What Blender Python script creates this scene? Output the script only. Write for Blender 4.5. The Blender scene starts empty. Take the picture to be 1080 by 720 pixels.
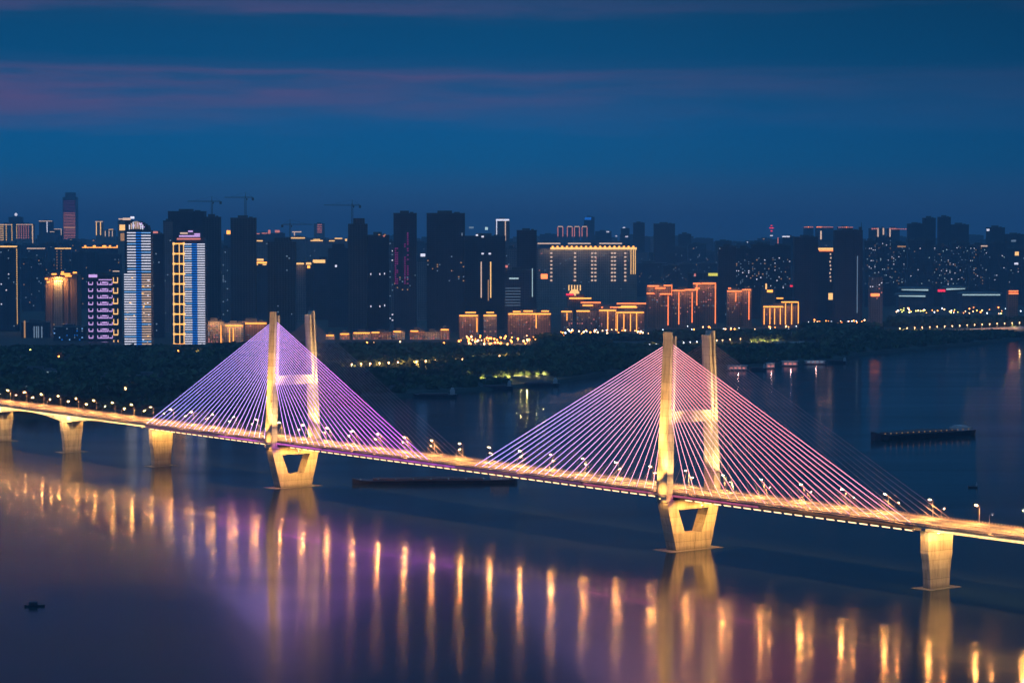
import bpy, math, random
import numpy as np
from mathutils import Vector, Matrix, Euler
R = math.radians
random.seed(11)
SC = bpy.context.scene
COL = SC.collection

def lin(r, g, b, a=1.0):
    f = lambda c: (c/255)/12.92 if c/255 <= .04045 else ((c/255+.055)/1.055)**2.4
    return (f(r), f(g), f(b), a)

# ------------------------------------------------------------------ camera
F, HY, H = 2589.0, 241.6, 171.7
PITCH = math.atan((360-HY)/F)
cam = bpy.data.cameras.new('camera'); camo = bpy.data.objects.new('camera', cam); COL.objects.link(camo)
camo.location = (0, 0, H); camo.rotation_euler = (R(90)-PITCH, 0, 0)
cam.sensor_width = 36; cam.lens = 36*F/1080; cam.clip_start = 1; cam.clip_end = 120000
SC.camera = camo
SC.view_settings.view_transform = 'Standard'; SC.view_settings.look = 'None'
SC.view_settings.exposure = 0; SC.view_settings.gamma = 1; SC.view_settings.use_curve_mapping = False
cy = SC.cycles
cy.use_denoising = True
try: cy.denoiser = 'OPENIMAGEDENOISE'
except Exception: pass
cy.max_bounces = 4; cy.diffuse_bounces = 1; cy.glossy_bounces = 3; cy.transmission_bounces = 2; cy.volume_bounces = 0
cy.sample_clamp_indirect = 4; cy.sample_clamp_direct = 0
cy.use_light_tree = True

# ------------------------------------------------------------------ dusk sky
W = bpy.data.worlds.new('World'); SC.world = W; W.use_nodes = True
nt = W.node_tree; N = nt.nodes; L = nt.links; N.clear()
def nd(N_, t, **k):
    n = N_.new(t)
    for a, b in k.items(): setattr(n, a, b)
    return n
def ramp(n, pts):
    e = n.color_ramp.elements
    while len(e) > 1: e.remove(e[0])
    e[0].position = pts[0][0]; e[0].color = pts[0][1]
    for p, c in pts[1:]:
        x = e.new(p); x.color = c
out = nd(N, 'ShaderNodeOutputWorld'); bg = nd(N, 'ShaderNodeBackground'); bg2 = nd(N, 'ShaderNodeBackground'); add = nd(N, 'ShaderNodeAddShader')
sky = nd(N, 'ShaderNodeTexSky'); sky.sky_type = 'NISHITA'; sky.sun_disc = False
sky.sun_elevation = R(-4); sky.sun_rotation = R(-70); sky.air_density = 1.5; sky.ozone_density = 4
L.new(sky.outputs[0], bg2.inputs[0]); bg2.inputs[1].default_value = 0.1
tc = nd(N, 'ShaderNodeTexCoord'); sep = nd(N, 'ShaderNodeSeparateXYZ'); L.new(tc.outputs['Generated'], sep.inputs[0])
# elevation ramp: 0 .. 0.30 in z
mr = nd(N, 'ShaderNodeMapRange'); mr.inputs['From Min'].default_value = 0; mr.inputs['From Max'].default_value = .3
L.new(sep.outputs['Z'], mr.inputs['Value'])
cr = nd(N, 'ShaderNodeValToRGB'); L.new(mr.outputs[0], cr.inputs[0])
zr = nd(N, 'ShaderNodeMapRange'); zr.inputs['From Min'].default_value = .3; zr.inputs['From Max'].default_value = .7; L.new(sep.outputs['Z'], zr.inputs['Value'])
zs = nd(N, 'ShaderNodeVectorMath', operation='SCALE'); zs.inputs[0].default_value = (.085, .40, .84); L.new(zr.outputs[0], zs.inputs['Scale'])
za = nd(N, 'ShaderNodeVectorMath', operation='ADD'); L.new(cr.outputs[0], za.inputs[0]); L.new(zs.outputs[0], za.inputs[1])
ramp(cr, [(0, lin(62, 92, 136)), (.04, lin(40, 92, 142)), (.085, lin(0, 96, 150)), (.14, lin(0, 92, 148)), (.22, lin(0, 78, 126)), (.32, lin(4, 68, 110)), (.5, lin(7, 46, 82)), (1, lin(2, 12, 28))])
# side falloff: the right side of the sky is deeper
at_ = nd(N, 'ShaderNodeMath', operation='ARCTAN2'); L.new(sep.outputs['X'], at_.inputs[0]); L.new(sep.outputs['Y'], at_.inputs[1])
sf = nd(N, 'ShaderNodeMapRange'); sf.inputs['From Min'].default_value = 0.0; sf.inputs['From Max'].default_value = .24
sf.inputs['To Min'].default_value = 1; sf.inputs['To Max'].default_value = .62
L.new(at_.outputs[0], sf.inputs['Value'])
sm = nd(N, 'ShaderNodeVectorMath', operation='SCALE'); L.new(za.outputs[0], sm.inputs[0]); L.new(sf.outputs[0], sm.inputs['Scale'])
# cloud streaks, long and flat
cv = nd(N, 'ShaderNodeCombineXYZ')
m1 = nd(N, 'ShaderNodeMath', operation='MULTIPLY'); m1.inputs[1].default_value = 8.0; L.new(at_.outputs[0], m1.inputs[0])
m2 = nd(N, 'ShaderNodeMath', operation='MULTIPLY'); m2.inputs[1].default_value = 75.0; L.new(sep.outputs['Z'], m2.inputs[0])
L.new(m1.outputs[0], cv.inputs[0]); L.new(m2.outputs[0], cv.inputs[1])
nz = nd(N, 'ShaderNodeTexNoise'); nz.inputs['Scale'].default_value = 1.0; nz.inputs['Detail'].default_value = 6; nz.inputs['Roughness'].default_value = .55
L.new(cv.outputs[0], nz.inputs['Vector'])
# warp elevation a little by noise, then band ramp
wz = nd(N, 'ShaderNodeMath', operation='MULTIPLY_ADD'); wz.inputs[1].default_value = .016; L.new(nz.outputs['Fac'], wz.inputs[0]); L.new(sep.outputs['Z'], wz.inputs[2])
# slight tilt of the bank: its top rises to the left
tl = nd(N, 'ShaderNodeMath', operation='MULTIPLY_ADD'); tl.inputs[1].default_value = .002; L.new(at_.outputs[0], tl.inputs[0]); L.new(wz.outputs[0], tl.inputs[2])
bm = nd(N, 'ShaderNodeMapRange'); bm.inputs['From Min'].default_value = 0; bm.inputs['From Max'].default_value = .12; L.new(tl.outputs[0], bm.inputs['Value'])
br = nd(N, 'ShaderNodeValToRGB'); L.new(bm.outputs[0], br.inputs[0])
g = lambda v: (v, v, v, 1)
ramp(br, [(0, g(0)), (.38, g(0)), (.46, g(.5)), (.53, g(.85)), (.59, g(1)), (.612, g(.15)), (.65, g(0)), (.74, g(.0)), (.775, g(.05)), (.79, g(.25)), (.81, g(.6)), (.84, g(.45)), (.865, g(.05)), (1, g(.3))])
lf = nd(N, 'ShaderNodeMapRange'); lf.inputs['From Min'].default_value = -.21; lf.inputs['From Max'].default_value = .15
lf.inputs['To Min'].default_value = 1; lf.inputs['To Max'].default_value = .12
L.new(at_.outputs[0], lf.inputs['Value'])
mm = nd(N, 'ShaderNodeMath', operation='MULTIPLY'); L.new(br.outputs[0], mm.inputs[0]); L.new(lf.outputs[0], mm.inputs[1])
nr = nd(N, 'ShaderNodeMapRange'); nr.inputs['From Min'].default_value = .36; nr.inputs['From Max'].default_value = .6; nr.inputs['To Min'].default_value = .2
L.new(nz.outputs['Fac'], nr.inputs['Value'])
mm2 = nd(N, 'ShaderNodeMath', operation='MULTIPLY'); L.new(mm.outputs[0], mm2.inputs[0]); L.new(nr.outputs[0], mm2.inputs[1])
mx = nd(N, 'ShaderNodeMix', data_type='RGBA'); L.new(mm2.outputs[0], mx.inputs[0]); L.new(sm.outputs[0], mx.inputs[6]); mx.inputs[7].default_value = lin(100, 80, 126)
L.new(mx.outputs[2], bg.inputs[0]); bg.inputs[1].default_value = 1.0
L.new(bg.outputs[0], add.inputs[0]); L.new(bg2.outputs[0], add.inputs[1]); L.new(add.outputs[0], out.inputs[0])

sl = bpy.data.lights.new('sun', 'SUN'); sl.energy = .02; sl.angle = R(10); sl.color = (.7, .6, 1)
so = bpy.data.objects.new('sun', sl); COL.objects.link(so); so.rotation_euler = (R(80), 0, R(70))

# ------------------------------------------------------------------ helpers
def ray(px, py):
    a, b = (px-540)/F, (360-py)/F
    return Vector((a, math.cos(PITCH)+b*math.sin(PITCH), -math.sin(PITCH)+b*math.cos(PITCH)))
def at(px, py, Y):
    d = ray(px, py); t = Y/d.y
    return Vector((d.x*t, Y, H+d.z*t))
def onz(px, py, z=0.0):
    d = ray(px, py); t = (z-H)/d.z
    return Vector((d.x*t, d.y*t, z))
def depth_of(py, z=8.0):
    return onz(540, py, z).y

def principled(name, col, rough=.8, metal=0, noise=None, bump=0.0, emis=None, es=0):
    m = bpy.data.materials.new(name); m.use_nodes = True
    n = m.node_tree; p = n.nodes['Principled BSDF']
    p.inputs['Roughness'].default_value = rough; p.inputs['Metallic'].default_value = metal
    p.inputs['Base Color'].default_value = (*col, 1)
    if noise:
        sc, amt = noise
        t = nd(n.nodes, 'ShaderNodeTexCoord'); z = nd(n.nodes, 'ShaderNodeTexNoise'); z.inputs['Scale'].default_value = sc; z.inputs['Detail'].default_value = 6
        n.links.new(t.outputs['Object'], z.inputs['Vector'])
        r = nd(n.nodes, 'ShaderNodeValToRGB'); n.links.new(z.outputs['Fac'], r.inputs[0])
        ramp(r, [(.3, (*[c*(1-amt) for c in col], 1)), (.7, (*[min(1, c*(1+amt)) for c in col], 1))])
        n.links.new(r.outputs[0], p.inputs['Base Color'])
        if bump:
            b = nd(n.nodes, 'ShaderNodeBump'); b.inputs['Strength'].default_value = bump; n.links.new(z.outputs['Fac'], b.inputs['Height']); n.links.new(b.outputs[0], p.inputs['Normal'])
    if emis:
        p.inputs['Emission Color'].default_value = (*emis, 1); p.inputs['Emission Strength'].default_value = es
    return m
def emit(name, col, s, sample=False):
    m = bpy.data.materials.new(name); m.use_nodes = True; n = m.node_tree; n.nodes.clear()
    o = nd(n.nodes, 'ShaderNodeOutputMaterial'); e = nd(n.nodes, 'ShaderNodeEmission'); e.inputs[0].default_value = (*col[:3], 1); e.inputs[1].default_value = s
    n.links.new(e.outputs[0], o.inputs[0])
    m.cycles.emission_sampling = 'AUTO' if sample else 'NONE'
    return m

class MB:
    def __init__(s): s.v = []; s.f = []
    def quadbox(s, b, t):          # bottom ring 4, top ring 4
        k = len(s.v); s.v += [tuple(p) for p in b]+[tuple(p) for p in t]
        s.f += [(k+3, k+2, k+1, k), (k+4, k+5, k+6, k+7)]+[(k+i, k+(i+1) % 4, k+4+(i+1) % 4, k+4+i) for i in range(4)]
        return s
    def box(s, x0, x1, y0, y1, z0, z1):
        return s.quadbox([(x0, y0, z0), (x1, y0, z0), (x1, y1, z0), (x0, y1, z0)], [(x0, y0, z1), (x1, y0, z1), (x1, y1, z1), (x0, y1, z1)])
    def prism(s, pts, a0, a1, axis='x'):   # polygon extruded along an axis
        k = len(s.v); n = len(pts)
        mk = {'x': lambda a, p: (a, p[0], p[1]), 'y': lambda a, p: (p[0], a, p[1]), 'z': lambda a, p: (p[0], p[1], a)}[axis]
        s.v += [mk(a0, p) for p in pts]+[mk(a1, p) for p in pts]
        s.f += [tuple(range(k+n-1, k-1, -1)), tuple(range(k+n, k+2*n))]+[(k+i, k+(i+1) % n, k+n+(i+1) % n, k+n+i) for i in range(n)]
        return s
    def loft(s, rings, cap=True):
        k = len(s.v); n = len(rings[0])
        for r in rings: s.v += [tuple(p) for p in r]
        for j in range(len(rings)-1):
            for i in range(n):
                s.f.append((k+j*n+i, k+j*n+(i+1) % n, k+(j+1)*n+(i+1) % n, k+(j+1)*n+i))
        if cap: s.f += [tuple(range(k+n-1, k-1, -1)), tuple(range(k+(len(rings)-1)*n, k+len(rings)*n))]
        return s
    def tube(s, p, q, r, r2=None, n=6):
        p, q = Vector(p), Vector(q); d = (q-p).normalized(); a = d.orthogonal().normalized(); b = d.cross(a); r2 = r if r2 is None else r2
        c = [(math.cos(2*math.pi*i/n), math.sin(2*math.pi*i/n)) for i in range(n)]
        return s.loft([[p+a*x*r+b*y*r for x, y in c], [q+a*x*r2+b*y*r2 for x, y in c]])
    def sphere(s, c, r, n=8, m=6, sz=1.0):
        c = Vector(c); rings = []
        for j in range(m+1):
            t = math.pi*(j+.02)/(m+.04); rr = math.sin(t)*r; z = -math.cos(t)*r*sz
            rings.append([c+Vector((rr*math.cos(2*math.pi*i/n), rr*math.sin(2*math.pi*i/n), z)) for i in range(n)])
        return s.loft(rings)
    def mesh(s, name, mat):
        me = bpy.data.meshes.new(name); me.from_pydata(s.v, [], s.f); me.update()
        if mat: me.materials.append(mat)
        return me
    def build(s, name, mat, parent=None):
        o = bpy.data.objects.new(name, s.mesh(name, mat)); COL.objects.link(o)
        if parent is not None: o.parent = parent
        return o
def tag(o, label=None, cat=None, group=None, kind=None):
    if label and len(label.split()) > 16: print('LONG', len(label.split()), label)
    if label: o['label'] = label
    if cat: o['category'] = cat
    if group: o['group'] = group
    if kind: o['kind'] = kind
    return o
def empty(name, loc, rz=0):
    o = bpy.data.objects.new(name, None); COL.objects.link(o); o.location = loc; o.rotation_euler = (0, 0, rz); o.empty_display_size = .1
    return o
def copy_tree(o, parent=None, kids=None):
    c = o.copy(); COL.objects.link(c)
    if parent is not None: c.parent = parent
    for ch in kids[o] if kids else o.children: copy_tree(ch, c, kids)
    return c
def inst(me, name, parent, loc, scale=(1, 1, 1), rot=(0, 0, 0)):
    o = bpy.data.objects.new(name, me); COL.objects.link(o); o.parent = parent; o.location = loc; o.scale = scale; o.rotation_euler = rot
    return o
def lamp(kind, name, loc, energy, col, parent=None, size=.5, target=None, angle=60, blend=.5, size_y=None):
    l = bpy.data.lights.new(name, kind); l.energy = energy; l.color = col[:3]
    if kind == 'SPOT': l.spot_size = R(angle); l.spot_blend = blend
    if kind in ('SPOT', 'POINT'): l.shadow_soft_size = size
    if kind == 'AREA':
        l.size = size
        if size_y: l.shape = 'RECTANGLE'; l.size_y = size_y
    o = bpy.data.objects.new(name, l); COL.objects.link(o); o.location = loc
    if target is not None:
        d = Vector(target)-Vector(loc); o.rotation_euler = d.to_track_quat('-Z', 'Y').to_euler()
    if parent is not None: o.parent = parent
    return o
ORD = 'first second third fourth fifth sixth seventh eighth ninth tenth eleventh twelfth thirteenth fourteenth fifteenth sixteenth seventeenth eighteenth nineteenth twentieth'.split()
TENS = {20: 'twenty', 30: 'thirty', 40: 'forty', 50: 'fifty', 60: 'sixty', 70: 'seventy', 80: 'eighty', 90: 'ninety'}
def ordw(i):                       # 0 -> first
    n = i+1
    if n <= 20: return ORD[i]
    if n >= 100: return 'hundredth' if n == 100 else 'hundred-and-'+ordw(n-101)
    t, u = n//10*10, n % 10
    return TENS[t][:-1]+'ieth' if u == 0 else TENS[t]+'-'+ORD[u-1]

# ------------------------------------------------------------------ water
def water_material():
    m = bpy.data.materials.new('river_water'); m.use_nodes = True; n = m.node_tree; p = n.nodes['Principled BSDF']
    p.inputs['Base Color'].default_value = (.012, .026, .03, 1); p.inputs['IOR'].default_value = 1.33
    g_ = nd(n.nodes, 'ShaderNodeNewGeometry'); mp = nd(n.nodes, 'ShaderNodeMapping'); n.links.new(g_.outputs['Position'], mp.inputs['Vector'])
    mp.inputs['Rotation'].default_value = (0, 0, R(-12)); mp.inputs['Scale'].default_value = (.0022, .012, 1)
    z = nd(n.nodes, 'ShaderNodeTexNoise'); z.inputs['Scale'].default_value = 1; z.inputs['Detail'].default_value = 5; z.inputs['Distortion'].default_value = .6
    n.links.new(mp.outputs[0], z.inputs['Vector'])
    r = nd(n.nodes, 'ShaderNodeMapRange'); r.inputs['From Min'].default_value = .35; r.inputs['From Max'].default_value = .65
    r.inputs['To Min'].default_value = .12; r.inputs['To Max'].default_value = .19
    n.links.new(z.outputs['Fac'], r.inputs['Value']); n.links.new(r.outputs[0], p.inputs['Roughness'])
    mp2 = nd(n.nodes, 'ShaderNodeMapping'); n.links.new(g_.outputs['Position'], mp2.inputs['Vector']); mp2.inputs['Scale'].default_value = (.03, .09, 1); mp2.inputs['Rotation'].default_value = (0, 0, R(-12))
    z2 = nd(n.nodes, 'ShaderNodeTexNoise'); z2.inputs['Scale'].default_value = 1; z2.inputs['Detail'].default_value = 4; n.links.new(mp2.outputs[0], z2.inputs['Vector'])
    b = nd(n.nodes, 'ShaderNodeBump'); b.inputs['Strength'].default_value = 1; b.inputs['Distance'].default_value = .03
    n.links.new(z2.outputs['Fac'], b.inputs['Height']); n.links.new(b.outputs[0], p.inputs['Normal'])
    tv = nd(n.nodes, 'ShaderNodeCombineXYZ'); tv.inputs[0].default_value = .15; tv.inputs[1].default_value = 1; p.inputs['Anisotropic'].default_value = .45; n.links.new(tv.outputs[0], p.inputs['Tangent'])
    p2 = nd(n.nodes, 'ShaderNodeBsdfPrincipled'); p2.inputs['Base Color'].default_value = (.012, .026, .03, 1); p2.inputs['IOR'].default_value = 1.33; p2.inputs['Roughness'].default_value = .04
    ms = nd(n.nodes, 'ShaderNodeMixShader'); ms.inputs[0].default_value = .09; n.links.new(p.outputs[0], ms.inputs[1]); n.links.new(p2.outputs[0], ms.inputs[2])
    mp3 = nd(n.nodes, 'ShaderNodeMapping'); n.links.new(g_.outputs['Position'], mp3.inputs['Vector']); mp3.inputs['Scale'].default_value = (.12, .4, 1); mp3.inputs['Rotation'].default_value = (0, 0, R(-14))
    z3 = nd(n.nodes, 'ShaderNodeTexNoise'); z3.inputs['Scale'].default_value = 1; z3.inputs['Detail'].default_value = 5; n.links.new(mp3.outputs[0], z3.inputs['Vector'])
    b3 = nd(n.nodes, 'ShaderNodeBump'); b3.inputs['Distance'].default_value = .022; n.links.new(z3.outputs['Fac'], b3.inputs['Height']); n.links.new(b.outputs[0], b3.inputs['Normal']); n.links.new(b3.outputs[0], p.inputs['Normal'])
    n.links.new(ms.outputs[0], n.nodes['Material Output'].inputs[0])
    return m
MB_ = MB(); MB_.v = [(-30000, -400, 0), (30000, -400, 0), (30000, 60000, 0), (-30000, 60000, 0)]; MB_.f = [(0, 1, 2, 3)]
wat = MB_.build('water', water_material()); tag(wat, kind='structure')

# ------------------------------------------------------------------ far bank
shore = [(-700, 470), (-200, 452), (0, 443), (60, 441), (130, 437), (200, 432), (270, 428), (340, 424), (400, 421), (433, 418), (470, 414), (520, 411), (560, 407), (600, 402), (640, 395), (700, 391), (745, 389), (790, 388), (850, 384), (890, 380), (905, 375), (960, 370), (1020, 364), (1080, 358), (1300, 345), (1700, 330)]
SH = [onz(x, y) for x, y in shore]
GZ = 8.0
earth = principled('bank_ground', (.022, .028, .02), .95, noise=(.02, .5))
gv = []; 
for p in SH:
    n_ = Vector((p.x, p.y, 0)).normalized()
    gv += [(p.x, p.y, -.5), (p.x+n_.x*8, p.y+n_.y*8, 3.0), (p.x+n_.x*30, p.y+n_.y*30, 4.0), (p.x+n_.x*60, p.y+n_.y*60, GZ), (p.x*3+n_.x*9000, p.y*3+n_.y*9000, GZ), (p.x*3+n_.x*48000, 59000, GZ)]
gf = []
for i in range(len(SH)-1):
    for k in range(5): gf.append((i*6+k, (i+1)*6+k, (i+1)*6+k+1, i*6+k+1))
mb = MB(); mb.v = gv; mb.f = gf
bank = mb.build('ground', earth); tag(bank, kind='structure')

def shore_y(X):                       # Y of the shoreline at world x
    for a, b in zip(SH, SH[1:]):
        if a.x <= X <= b.x: return a.y+(b.y-a.y)*(X-a.x)/(b.x-a.x)
    return 2600

# ------------------------------------------------------------------ bridge
TH = R(37.126); T1 = Vector((-146.33, 1634.5, 0)); RZ = math.atan2(-math.cos(TH), math.sin(TH))
MW = Matrix.Translation(T1) @ Matrix.Rotation(RZ, 4, 'Z')
def bw(s, n, z): return MW @ Vector((s, n, z))
def concrete_mat():
    m = bpy.data.materials.new('bridge_concrete'); m.use_nodes = True; n = m.node_tree; p = n.nodes['Principled BSDF']; p.inputs['Roughness'].default_value = .85
    t = nd(n.nodes, 'ShaderNodeTexCoord'); s = nd(n.nodes, 'ShaderNodeSeparateXYZ'); n.links.new(t.outputs['Object'], s.inputs[0])
    mp = nd(n.nodes, 'ShaderNodeMapping'); mp.inputs['Scale'].default_value = (.5, .5, .07); n.links.new(t.outputs['Object'], mp.inputs[0])
    z = nd(n.nodes, 'ShaderNodeTexNoise'); z.inputs['Scale'].default_value = 1; z.inputs['Detail'].default_value = 7; z.inputs['Roughness'].default_value = .65; n.links.new(mp.outputs[0], z.inputs[0])
    r = nd(n.nodes, 'ShaderNodeValToRGB'); n.links.new(z.outputs[0], r.inputs[0]); ramp(r, [(.28, (.20, .17, .14, 1)), (.5, (.42, .38, .32, 1)), (.72, (.52, .48, .42, 1))])
    a = nd(n.nodes, 'ShaderNodeMath', operation='DIVIDE'); a.inputs[1].default_value = 4.5; n.links.new(s.outputs[2], a.inputs[0])
    b = nd(n.nodes, 'ShaderNodeMath', operation='FRACT'); n.links.new(a.outputs[0], b.inputs[0])
    c = nd(n.nodes, 'ShaderNodeMath', operation='LESS_THAN'); c.inputs[1].default_value = .09; n.links.new(b.outputs[0], c.inputs[0])
    fl_ = nd(n.nodes, 'ShaderNodeMath', operation='FLOOR'); n.links.new(a.outputs[0], fl_.inputs[0])
    wn = nd(n.nodes, 'ShaderNodeTexWhiteNoise', noise_dimensions='1D'); n.links.new(fl_.outputs[0], wn.inputs['W'])
    mr = nd(n.nodes, 'ShaderNodeMapRange'); mr.inputs['To Min'].default_value = .82; mr.inputs['To Max'].default_value = 1.1; n.links.new(wn.outputs[0], mr.inputs[0])
    jj = nd(n.nodes, 'ShaderNodeMath', operation='MULTIPLY_ADD'); jj.inputs[1].default_value = -.2; n.links.new(c.outputs[0], jj.inputs[0]); n.links.new(mr.outputs[0], jj.inputs[2])
    wl = nd(n.nodes, 'ShaderNodeMapRange'); wl.inputs['From Min'].default_value = .6; wl.inputs['From Max'].default_value = 2.6; wl.inputs['To Min'].default_value = .6; n.links.new(s.outputs[2], wl.inputs[0])
    mu = nd(n.nodes, 'ShaderNodeMath', operation='MULTIPLY'); n.links.new(jj.outputs[0], mu.inputs[0]); n.links.new(wl.outputs[0], mu.inputs[1])
    v = nd(n.nodes, 'ShaderNodeVectorMath', operation='SCALE'); n.links.new(r.outputs[0], v.inputs[0]); n.links.new(mu.outputs[0], v.inputs['Scale']); n.links.new(v.outputs[0], p.inputs['Base Color'])
    return m
concrete = concrete_mat()
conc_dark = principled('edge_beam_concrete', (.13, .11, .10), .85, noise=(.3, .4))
steel = principled('galvanised_steel', (.35, .35, .36), .5, metal=.6, noise=(2, .2))
def asphalt_mat():
    m = bpy.data.materials.new('bridge_asphalt'); m.use_nodes = True; n = m.node_tree; p = n.nodes['Principled BSDF']; p.inputs['Roughness'].default_value = .7
    t = nd(n.nodes, 'ShaderNodeTexCoord'); s = nd(n.nodes, 'ShaderNodeSeparateXYZ'); n.links.new(t.outputs['Object'], s.inputs[0])
    mp = nd(n.nodes, 'ShaderNodeMapping'); mp.inputs['Scale'].default_value = (.05, 1.6, 1); n.links.new(t.outputs['Object'], mp.inputs[0])
    z = nd(n.nodes, 'ShaderNodeTexNoise'); z.inputs['Scale'].default_value = 1; z.inputs['Detail'].default_value = 5; n.links.new(mp.outputs[0], z.inputs[0])
    r = nd(n.nodes, 'ShaderNodeValToRGB'); n.links.new(z.outputs[0], r.inputs[0]); ramp(r, [(.3, (.07, .06, .055, 1)), (.7, (.2, .18, .16, 1))])
    n.links.new(r.outputs[0], p.inputs['Base Color']); return m
asphalt = asphalt_mat(); paint = principled('road_paint', (.8, .8, .75), .6)
bridge = empty('cable_stayed_bridge', T1, RZ)
tag(bridge, 'long concrete cable-stayed bridge lit gold with violet and pink lit stay cables across the river', 'bridge')
DZ = 31.0; S0, S1 = -560.0, 760.0; HW = 14.7
SL, SR = -180.0, 580.0
# deck slab with edge beams (main bridge)
mb = MB()
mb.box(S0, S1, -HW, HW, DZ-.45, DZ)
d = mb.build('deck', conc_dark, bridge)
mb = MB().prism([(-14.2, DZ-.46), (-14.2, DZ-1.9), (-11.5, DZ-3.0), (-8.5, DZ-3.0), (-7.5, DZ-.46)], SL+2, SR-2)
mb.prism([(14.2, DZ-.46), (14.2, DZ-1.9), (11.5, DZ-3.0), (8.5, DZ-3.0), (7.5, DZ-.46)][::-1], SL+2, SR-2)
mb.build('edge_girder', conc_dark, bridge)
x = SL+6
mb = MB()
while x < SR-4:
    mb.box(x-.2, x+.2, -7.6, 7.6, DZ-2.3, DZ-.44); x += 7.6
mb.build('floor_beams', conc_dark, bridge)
# approach girders, haunched over their piers
def girder(name, a, b, piers):
    mb = MB(); n = int((b-a)/4); rings = []
    for i in range(n+1):
        s = a+(b-a)*i/n; dmin = min(abs(s-p) for p in piers) if piers else 99
        dep = 3.0+4.8*max(0, 1-dmin/58)**1.8
        zb = DZ-.46-dep
        rings.append([(s, -8.0, DZ-.46), (s, -6.3, zb), (s, 6.3, zb), (s, 8.0, DZ-.46)])
    mb.loft([r[::-1] for r in rings]); return mb.build(name, concrete, bridge)
girder('approach_girder', S0, SL+1, [-321, -443])
girder('approach_girder', SR-1, S1, [715])
# cantilever fascia on approaches is a light concrete plate
mb = MB().prism([(-HW, DZ-.451), (-HW, DZ-.75), (-8.1, DZ-1.3), (-8.1, DZ-.451)], S0, SL)
mb.build('cantilever_slab', concrete, bridge)
mb = MB().prism([(-HW, DZ-.451), (-HW, DZ-.75), (-8.1, DZ-1.3), (-8.1, DZ-.451)], SR, S1)
mb.build('cantilever_slab', concrete, bridge)
# carriageway, kerbs and marks
mb = MB(); mb.v = [(S0, -12.4, DZ+.004), (S1, -12.4, DZ+.004), (S1, 12.4, DZ+.004), (S0, 12.4, DZ+.004)]; mb.f = [(0, 1, 2, 3)]
mb.build('road_surface', asphalt, bridge)
mb = MB()
for n_ in (-8, -4.2, 4.2, 8):
    s = S0
    while s < S1:
        mb.v += [(s, n_-.1, DZ+.009), (s+6, n_-.1, DZ+.009), (s+6, n_+.1, DZ+.009), (s, n_+.1, DZ+.009)]; k = len(mb.v)-4; mb.f.append((k, k+1, k+2, k+3)); s += 15
for n_ in (-12, -.5, .5, 12):
    mb.v += [(S0, n_-.1, DZ+.009), (S1, n_-.1, DZ+.009), (S1, n_+.1, DZ+.009), (S0, n_+.1, DZ+.009)]; k = len(mb.v)-4; mb.f.append((k, k+1, k+2, k+3))
mb.build('lane_marking', paint, bridge)
for sg in (-1, 1):
    a, b = sorted((sg*12.4, sg*12.75))
    mb = MB().box(S0, S1, a, b, DZ+.002, DZ+.75); mb.build('crash_barrier', concrete, bridge)
    mb = MB(); e = sg*(HW-.25); s = S0
    while s < S1:
        mb.box(s-.09, s+.09, e-.09, e+.09, DZ, DZ+1.25); s += 2.0
    for z in (.45, .8, 1.2): mb.box(S0, S1, e-.05, e+.05, DZ+z, DZ+z+.09)
    mb.build('railing', steel, bridge)
mb = MB().box(S0, S1, -.25, .25, DZ+.012, DZ+.8); mb.build('median_barrier', concrete, bridge)

def pylon(s):
    # lower frame: trapezoid with a trapezoid opening, 7.5 m thick along the bridge
    t = 4.0
    mb = MB()
    def pr(poly, a=t): mb.prism(poly, s-a, s+a)
    def hole(z): return 6.0+(10.8-6.0)*(z-9)/(22-9)
    def outw(z): return 11.3+(18.6-11.3)*(z+3)/28.4
    pr([(-outw(-3), -3), (outw(-3), -3), (outw(9), 9), (-outw(9), 9)])
    for sg in (-1, 1):
        q = [(sg*outw(9), 9), (sg*outw(22), 22), (sg*hole(22), 22), (sg*hole(9), 9)]
        pr(q if sg > 0 else q[::-1])
    pr([(-outw(22), 22), (outw(22), 22), (18.6, 25.4), (18.6, 27.4), (-18.6, 27.4), (-18.6, 25.4)])
    base = mb.build('pylon_base', concrete, bridge)
    mb = MB().prism([(-19, -1), (19, -1), (18.6, .15), (-18.6, .15)], s-8, s+8).build('pile_cap', concrete, base)  # cap widened so its lit top gives a golden pool around the base
    for sg in (-1, 1):
        rings = []
        def sec(z, c, wd, wn, rec):
            # H-like section: grooves on both faces looking along the bridge
            h, w = wd/2, wn/2
            pts = [(-h, -w), (h, -w), (h, -w*.38), (h-rec, -w*.3), (h-rec, w*.3), (h, w*.38), (h, w), (-h, w), (-h, w*.38), (-h+rec, w*.3), (-h+rec, -w*.3), (-h, -w*.38)]
            return [(s+a, c+b, z) for a, b in pts]
        c = lambda z: sg*(17.2-3.6*(z-27.4)/(116-27.4))
        for z, wd, wn, rec in ((26.6, 8.6, 4.6, .02), (27.4, 8.4, 4.6, .02), (68, 7.3, 4.2, .02), (76, 7.1, 4.2, .03), (78, 7.1, 4.2, 1.2), (114, 6.4, 4.0, 1.2)):
            rings.append(sec(z, c(z), wd, wn, rec))
        top = [(p[0], p[1], 114+(3.0 if p[1]*sg > (c(116)*sg) else .6)) for p in sec(116, c(116), 6.4, 4.0, 1.2)]
        rings.append(top)
        leg = MB().loft(rings).build('pylon_leg', concrete, base)
        MB().tube((s, c(116), 116), (s, c(116), 119.5), .12).build('lightning_rod', steel, leg)
    MB().box(s-3, s+3, -13.4, 13.4, 68.5, 74.0).box(s-3.3, s+3.3, -13.3, 13.3, 73.9, 74.6).build('crossbeam', concrete, base)
    return base
pylon(0); pylon(400)
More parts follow.
